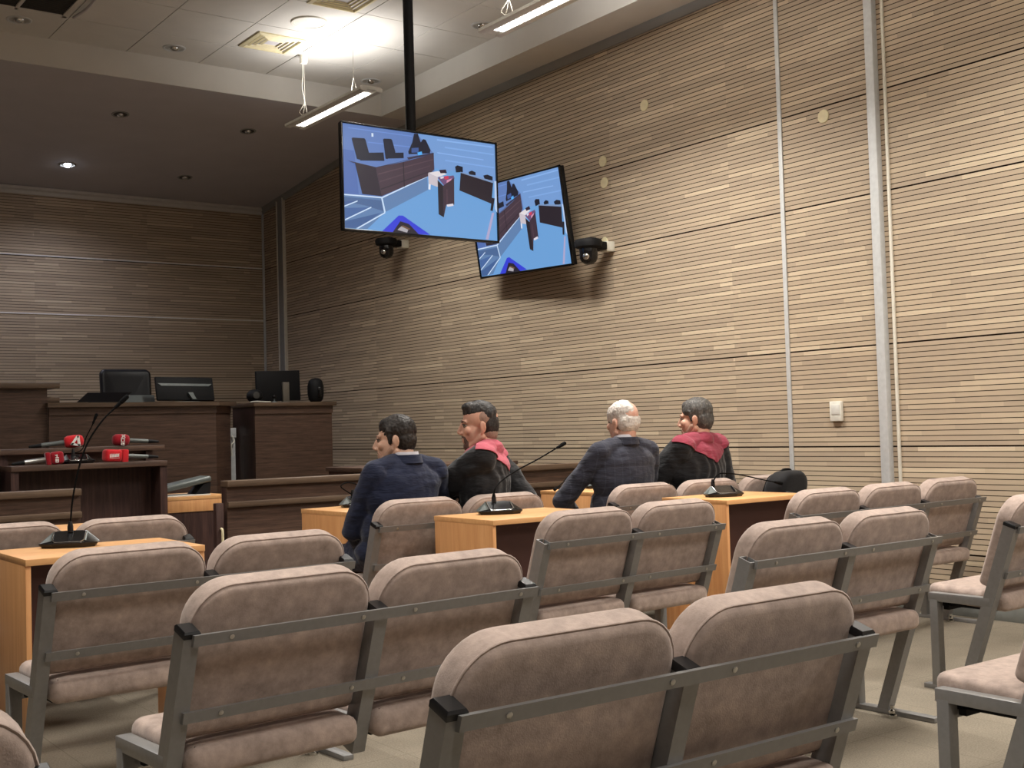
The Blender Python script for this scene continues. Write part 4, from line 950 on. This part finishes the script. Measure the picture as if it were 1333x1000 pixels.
def person(loc, label, yaw, lean, top, hoff, hyaw, hpitch, hroll, kind, skin, garment, hair, hairstyle, wid=1.0, elbowL=None, elbowR=None,
           fat=1.0, beard=None, collar=None, drop=0.0, legs=(0.10, -0.10), shade=None):
    ell, caps = ell0, caps0
    t = thing('person', label, 'person', (loc[0], loc[1], 0), 0)
    Q = Matrix.Rotation(R(yaw), 3, 'Z')
    hc = V((hoff[0], hoff[1], top-0.122))
    hm = Matrix.Rotation(R(hyaw), 3, 'Z') @ Matrix.Rotation(R(hpitch), 3, 'X') @ Matrix.Rotation(R(hroll), 3, 'Y')
    sz = top-0.315+drop                           # height of the shoulder joints
    S = V((lean[0], lean[1], sz)); P = V((0, 0, 0.56)); 
    def at(f, dx, dy, z): return P.lerp(S, f)*1.0+Q @ V((dx, dy, 0))+V((0, 0, z-P.lerp(S, f).z))
    sl = {s: S+Q @ V((s*0.185*wid, 0.0, -0.01)) for s in (-1, 1)}
    el = {-1: V(elbowL) if elbowL else S+Q @ V((-0.30*wid, 0.10, -0.29)), 1: V(elbowR) if elbowR else S+Q @ V((0.30*wid, 0.10, -0.29))}
    wr = {s: V((legs[0 if s > 0 else 1]*0.8, 0.36, 0.665)) for s in (-1, 1)}
    hip = {s: V((s*0.095, 0.02, 0.555)) for s in (-1, 1)}; kn = {1: V((legs[0]+0.02, 0.44, 0.53)), -1: V((legs[1]-0.02, 0.44, 0.53))}
    an = {s: V((kn[s].x, 0.47, 0.10)) for s in (-1, 1)}
    neck0 = S+Q @ V((0, 0.0, 0.03)); neck1 = hc+hm @ V((0, -0.03, -0.075))
    # --- the body: one continuous surface
    bm = bmesh.new(); head_prims(bm, hc, hm, fat)
    caps(bm, neck0, 0.064*fat, neck1, 0.056*fat); caps(bm, neck0+Q @ V((0, 0.0, -0.03)), 0.058, hc+hm @ V((0, -0.050, -0.04)), 0.05)
    ell(bm, at(0.6, 0, 0.01, (P.z+S.z)/2+0.10), (0.165*wid, 0.105, 0.20), Q.to_euler()); ell(bm, at(0.2, 0, 0, 0.62), (0.155, 0.115, 0.14), Q.to_euler())
    for s in (-1, 1):
        caps(bm, neck0, 0.05, sl[s], 0.052); caps(bm, sl[s], 0.050, el[s], 0.040); caps(bm, el[s], 0.040, wr[s], 0.027)
        hand(bm, wr[s], (wr[s]-el[s]).normalized()+V((0, 0.5, 0)), V((0, 0, 1)), -s)
        caps(bm, hip[s], 0.085, kn[s], 0.056); caps(bm, kn[s], 0.055, an[s], 0.036); caps(bm, an[s], 0.035, an[s]+V((0, 0.13, -0.06)), 0.03)
    obj('body', remesh(bm, 0.0046, 5), skin, t, sharp=0 or 180)
    # --- eyes, brows
    for s in (-1, 1):
        bm = bmesh.new(); ell(bm, hc+hm @ V((s*0.031, 0.071, 0.004))*1.07, (0.0125, 0.0125, 0.0115), None, 16, 12); obj('eye', bm, M['eye'], t)
        bm = bmesh.new(); tube(bm, curve_pts([hc+hm @ V((s*x, y, z))*1.07 for x, y, z in ((0.012, 0.084, 0.024), (0.028, 0.083, 0.030), (0.046, 0.073, 0.026), (0.052, 0.066, 0.020))]), [0.004]*8+[0.0045]*8+[0.003]*9, 8); obj('eyebrow', bm, beard or hair, t)
        bm = bmesh.new(); tube(bm, curve_pts([hc+hm @ V((s*x, y, z))*1.07 for x, y, z in ((0.017, 0.082, 0.008), (0.031, 0.084, 0.0145), (0.046, 0.074, 0.008))]), 0.0022, 6); obj('eyelid', bm, hair if hairstyle != 'bald' else skin, t)
    # --- hair
    bm = bmesh.new(); HS = 1.07; T = lambda p: hc+hm @ V(p)*HS; E = hm.to_euler()
    ell = lambda b_, c_, r_, *k_: ell0(b_, c_, tuple(q*HS for q in r_), *k_); caps = lambda b_, a_, ra, c_, rc, *k_: caps0(b_, a_, ra*HS, c_, rc*HS, *k_)
    if hairstyle == 'thick':
        ell(bm, T((0, -0.024, 0.050)), (0.081, 0.096, 0.083), E); ell(bm, T((0, -0.052, 0.0)), (0.074, 0.064, 0.075), E)
        ell(bm, T((0, -0.004, 0.080)), (0.062, 0.076, 0.046), E)
        for s in (-1, 1): caps(bm, T((s*0.064, 0.014, 0.045)), 0.018, T((s*0.067, 0.012, -0.012)), 0.009)
    elif hairstyle == 'fade':
        ell(bm, T((0, -0.012, 0.078)), (0.066, 0.088, 0.056), E); ell(bm, T((0, -0.056, 0.006)), (0.0735, 0.060, 0.086), E)
        ell(bm, T((0, 0.030, 0.100)), (0.050, 0.052, 0.030), E); ell(bm, T((0, -0.050, 0.058)), (0.074, 0.058, 0.062), E)
    elif hairstyle == 'bald':
        ell(bm, T((0, -0.050, -0.002)), (0.076, 0.064, 0.072), E)
        for s in (-1, 1): ell(bm, T((s*0.052, 0.0, 0.045)), (0.030, 0.068, 0.056), E)
        ell(bm, T((-0.002, -0.014, 0.053)), (0.0785, 0.094, 0.075), E)
    else:
        ell(bm, T((0, -0.022, 0.050)), (0.082, 0.096, 0.084), E); ell(bm, T((0, -0.054, -0.005)), (0.075, 0.062, 0.078), E)
        ell(bm, T((0, -0.002, 0.080)), (0.062, 0.076, 0.045), E)
        for s in (-1, 1): caps(bm, T((s*0.065, 0.008, 0.045)), 0.017, T((s*0.068, 0.006, -0.006)), 0.009)
    obj('hair', remesh(bm, 0.004, 4, disp=lambda p: 0.0025*noise.noise(p*90)+0.003*noise.noise(p*32)-(0.018*max(0, 1-((p-T((0.032, -0.072, 0.088))).length/0.050)**2) if hairstyle == 'bald' else 0)), hair, t, sharp=180)
    if shade is not None:                              # cropped hair on the sides
        bm = bmesh.new(); ell(bm, T((0, -0.026, 0.040)), (0.0762, 0.080, 0.072), E); ell(bm, T((0, -0.056, -0.040)), (0.066, 0.050, 0.058), E)
        obj('cropped_hair', remesh(bm, 0.004, 3), shade, t, sharp=180)
    if beard is not None:
        bm = bmesh.new()
        for s in (-1, 1):
            if shade is None: caps(bm, T((s*0.060*fat, 0.002, -0.045)), 0.0195, T((s*0.026, 0.058, -0.100)), 0.0235*fat)
            caps(bm, T((s*0.026, 0.074, -0.060)), 0.011, T((s*0.030, 0.064, -0.095)), 0.016)
        caps(bm, T((-0.022, 0.060, -0.110)), 0.0235*fat, T((0.022, 0.060, -0.110)), 0.0235*fat); caps(bm, T((-0.022, 0.084, -0.055)), 0.006, T((0.022, 0.084, -0.055)), 0.006)
        obj('beard', remesh(bm, 0.004, 4), beard, t, sharp=180)
    ell, caps = ell0, caps0
    # --- clothes
    g = bmesh.new(); robe = kind == 'robe'; k = 1.08 if robe else 1.0
    chest = (P.z+S.z)/2
    ell(g, at(0.62, 0, 0.0, chest+0.10), (0.215*wid*k, 0.14*k, 0.225), Q.to_euler(), 32, 20); ell(g, at(0.85, 0, -0.012, sz-0.07), (0.21*wid, 0.115, 0.11), Q.to_euler(), 32, 20)
    ell(g, at(0.3, 0, 0.0, 0.70), (0.20*wid*k, 0.15, 0.20), Q.to_euler(), 32, 20); ell(g, at(0.0, 0, 0.01, 0.58), (0.205*wid, 0.155, 0.11), Q.to_euler(), 32, 20)
    nb = S+Q @ V((0, -0.005, 0.045))
    for s in (-1, 1):
        caps(g, nb+Q @ V((s*0.035, 0, 0)), 0.050, sl[s]+V((0, 0, 0.008)), 0.066*k); r1, r2, r3 = (0.085, 0.092, 0.090) if robe else (0.072, 0.060, 0.046)
        caps(g, sl[s], r1, el[s], r2); caps(g, el[s], r2, el[s].lerp(wr[s], 0.93), r3)
        if robe: caps(g, el[s]+V((0, 0.02, -0.03)), 0.085, wr[s]+V((0, -0.05, -0.05)), 0.08)
        caps(g, hip[s]+V((0, 0, 0.01)), 0.105, hip[s].lerp(kn[s], 0.55 if not robe else 0.98)+V((0, 0, 0.005)), 0.092 if not robe else 0.085)
    ell(g, nb+V((0, 0, 0.0)), (0.088, 0.084, 0.052), Q.to_euler())
    def fold(p):
        d = 0.006*noise.noise(V((p.x*7, p.y*7, p.z*16)))+0.004*noise.noise(p*22)
        if robe and p.z < sz+0.0:
            q = Q.transposed() @ (p-S); a = math.atan2(q.x, -q.y)
            d += 0.006*math.sin(a*13+5.0*noise.noise(p*5))*(0.6+0.8*noise.noise(p*4+V((3, 1, 2))))*min(1, (sz-p.z)/0.10)
        return d
    gb = remesh(g, 0.0062, 7, disp=fold)
    if robe:
        yk = gb.copy()
    obj('robe' if robe else 'jacket', gb, garment, t, sharp=180)
    if robe:
        # shoulder yoke: the robe's own surface above two planes that meet in a point on the spine
        yk.normal_update()
        for v in yk.verts: v.co += v.normal*0.0055
        for s in (-1, 1):
            n = Q @ V((s*0.40, 0.0, -1.0)); 
            pt = V((S.x, S.y, sz-collar[1]))
            # keep the side of each half only under its own plane
        def keep(p):
            q = Q.transposed() @ (p-S); return p.z-(sz-collar[1])-collar[2]*abs(q.x)
        geom = yk.verts[:]+yk.edges[:]+yk.faces[:]
        for s in (-1, 1):
            nrm = (Q @ V((-s*collar[2], 0, 1))).normalized(); pt = S+V((0, 0, -collar[1]))
            bmesh.ops.bisect_plane(yk, geom=yk.verts[:]+yk.edges[:]+yk.faces[:], plane_co=pt, plane_no=nrm)
        bmesh.ops.bisect_plane(yk, geom=yk.verts[:]+yk.edges[:]+yk.faces[:], plane_co=S+Q @ V((0, 0.02, 0)), plane_no=Q @ V((0, 1, 0)))
        kill = []
        for f in yk.faces:
            c = f.calc_center_median(); q = Q.transposed() @ (c-S)
            if keep(c) < 0 or abs(q.x) > 0.265*wid: kill.append(f)
            elif q.y > 0.02 and abs(q.x) > 0.115: kill.append(f)
        bmesh.ops.delete(yk, geom=kill, context='FACES')
        r = bmesh.ops.extrude_face_region(yk, geom=yk.faces[:])
        yk.normal_update()
        for v in [x for x in r['geom'] if isinstance(x, bmesh.types.BMVert)]: v.co += v.normal*0.004
        obj('shoulder_yoke', yk, collar[0], t, sharp=50)
        bm = bmesh.new(); b = nb
        cp = [(b+Q @ V((0.074*math.sin(a), -0.068*math.cos(a), 0))) for a in [R(x) for x in range(-140, 141, 10)]]
        lp = []
        for p_, a in zip(cp, range(-140, 141, 10)):
            o_ = (p_-b).normalized(); lp.append([p_+o_*0.012+V((0, 0, -0.005)), p_+o_*0.0+V((0, 0, 0.042)), p_-o_*0.005+V((0, 0, 0.042)), p_-o_*0.006+V((0, 0, -0.005))])
        loft(bm, lp); obj('collar', bm, collar[0], t, sharp=60)
    else:
        # lapel collar and the shirt collar showing above it
        for nm, rr, z0, z1, mt, th in (('jacket_collar', 0.082, -0.005, 0.040, garment, 0.010), ('shirt_collar', 0.070, 0.012, 0.056, M['shirt'], 0.004)):
            bm = bmesh.new(); lp = []
            for a in range(-130, 131, 10):
                o_ = Q @ V((math.sin(R(a)), -0.93*math.cos(R(a)), 0)); p_ = nb+o_*rr
                dz = -0.015*max(0, (abs(a)-70)/60)
                lp.append([p_+o_*th*1.6+V((0, 0, z0+dz)), p_+o_*th*0.3+V((0, 0, z1+dz)), p_-o_*th*0.6+V((0, 0, z1+dz)), p_-o_*th*0.6+V((0, 0, z0+dz))])
            loft(bm, lp); obj(nm, bm, mt, t, sharp=60)
    bm = bmesh.new()
    for s in (-1, 1):
        caps(bm, hip[s], 0.098, kn[s], 0.070); caps(bm, kn[s], 0.069, an[s]+V((0, 0, -0.02)), 0.052)
    ell(bm, (0, 0.0, 0.565), (0.18, 0.13, 0.09)); obj('trousers', remesh(bm, 0.008, 5), M['trousers'], t, sharp=180)
    for s in (-1, 1):
        bm = bmesh.new(); a = an[s]; ell(bm, (a.x, a.y+0.07, 0.045), (0.045, 0.13, 0.042)); ell(bm, (a.x, a.y-0.01, 0.07), (0.042, 0.05, 0.045)); box(bm, a.x-0.04, a.x+0.04, a.y-0.055, a.y+0.19, 0.0, 0.014, 0.005)
        obj('shoe', remesh(bm, 0.006, 3), M['gloss'], t, sharp=180)
    return t
M['eye'] = plain('eye', (120, 104, 92), 0.2)
M['shirt'] = plain('shirt_white', (214, 212, 220), 0.8)
M['trousers'] = cloth('dark_trousers', (26, 28, 38))
navy = cloth('navy_suit', (30, 36, 58), 0.15)
slate = cloth('slate_checked_suit', (48, 49, 60), 0.12, True)
black = cloth('black_robe_cloth', (22, 22, 25), 0.2, False, 0.75, 0.2)
pink = cloth('crimson_pink_facing', (180, 86, 100), 0.06)
crim = cloth('crimson_facing', (142, 56, 72), 0.06)
sk1 = skin_mat('skin_a', (204, 164, 142), (198, 146, 124)); sk2 = skin_mat('skin_b', (208, 160, 138), (202, 140, 118)); sk3 = skin_mat('skin_c', (212, 168, 148), (206, 144, 126)); sk4 = skin_mat('skin_d', (204, 158, 136), (198, 140, 118))
h_dark = hair_mat('dark_brown_hair', [(0.3, (22, 18, 16)), (0.6, (44, 38, 35)), (0.85, (84, 78, 74))], 40)
h_fade = hair_mat('dark_hair_greying', [(0.3, (26, 24, 24)), (0.6, (60, 56, 54)), (0.85, (128, 122, 116))], 50)
h_stub = hair_mat('cropped_grey_hair', [(0.3, (134, 110, 98)), (0.7, (168, 136, 120))], 90)
h_white = hair_mat('white_hair', [(0.25, (158, 150, 144)), (0.5, (206, 198, 190)), (0.8, (236, 230, 222))], 45)
h_salt = hair_mat('dark_grey_hair', [(0.3, (52, 50, 48)), (0.55, (88, 85, 82)), (0.85, (158, 152, 146))], 70)
stub = hair_mat('stubble', [(0.3, (150, 118, 100)), (0.7, (176, 140, 120))], 120)
beard2 = hair_mat('dark_goatee', [(0.3, (70, 52, 46)), (0.7, (112, 84, 72))], 120)
person((3.29, 5.62), 'seated man in a navy suit with short dark hair, looking left', 8, (0.06, -0.04), 1.294, (0.03, 0.02), 52, -4, 2, 'suit', sk1, navy, h_dark, 'thick', 1.12,
       elbowL=(-0.205, 0.08, 0.70), elbowR=(0.40, 0.12, 0.76), fat=1.04, beard=stub, legs=(0.12, -0.06), drop=0.03)
person((3.86, 5.64), 'seated man in a black robe with pink collar and swept dark hair, turned left', 46, (0.05, -0.03), 1.363, (0.02, 0.01), 62, -3, -3, 'robe', sk2, black, h_fade, 'fade', 1.06,
       elbowL=(-0.24, 0.20, 0.80), elbowR=(0.33, 0.02, 0.80), fat=1.03, beard=beard2, collar=(pink, 0.085, 0.5), shade=h_stub, drop=0.015)
person((4.94, 5.66), 'seated white-haired balding man in a dark checked suit, seen from behind', 4, (0.02, -0.04), 1.361, (0.03, -0.02), 2, -4, 0, 'suit', sk3, slate, h_white, 'bald', 1.16,
       elbowL=(-0.34, 0.14, 0.76), elbowR=(0.34, 0.10, 0.78), fat=1.05, drop=0.015)
person((5.60, 5.68), 'seated grey-haired man in a black robe with a wide crimson collar', 12, (0.02, -0.05), 1.369, (0.02, -0.02), 32, -4, 0, 'robe', sk4, black, h_salt, 'short', 1.12,
       elbowL=(-0.32, 0.10, 0.80), elbowR=(0.34, 0.06, 0.80), fat=1.05, collar=(crim, 0.105, 0.5), drop=0.012, beard=stub)

# ------------------------------------------------------------------ world, colour management
w = bpy.data.worlds.new('world'); bpy.context.scene.world = w; w.use_nodes = True
w.node_tree.nodes['Background'].inputs[0].default_value = (0.8, 0.85, 1.0, 1); w.node_tree.nodes['Background'].inputs[1].default_value = 0.1
sc = bpy.context.scene
sc.view_settings.view_transform = 'Standard'; sc.view_settings.look = 'None'; sc.view_settings.gamma = 1; sc.view_settings.exposure = 0.0
sc.view_settings.use_curve_mapping = False
sc.cycles.use_denoising = True
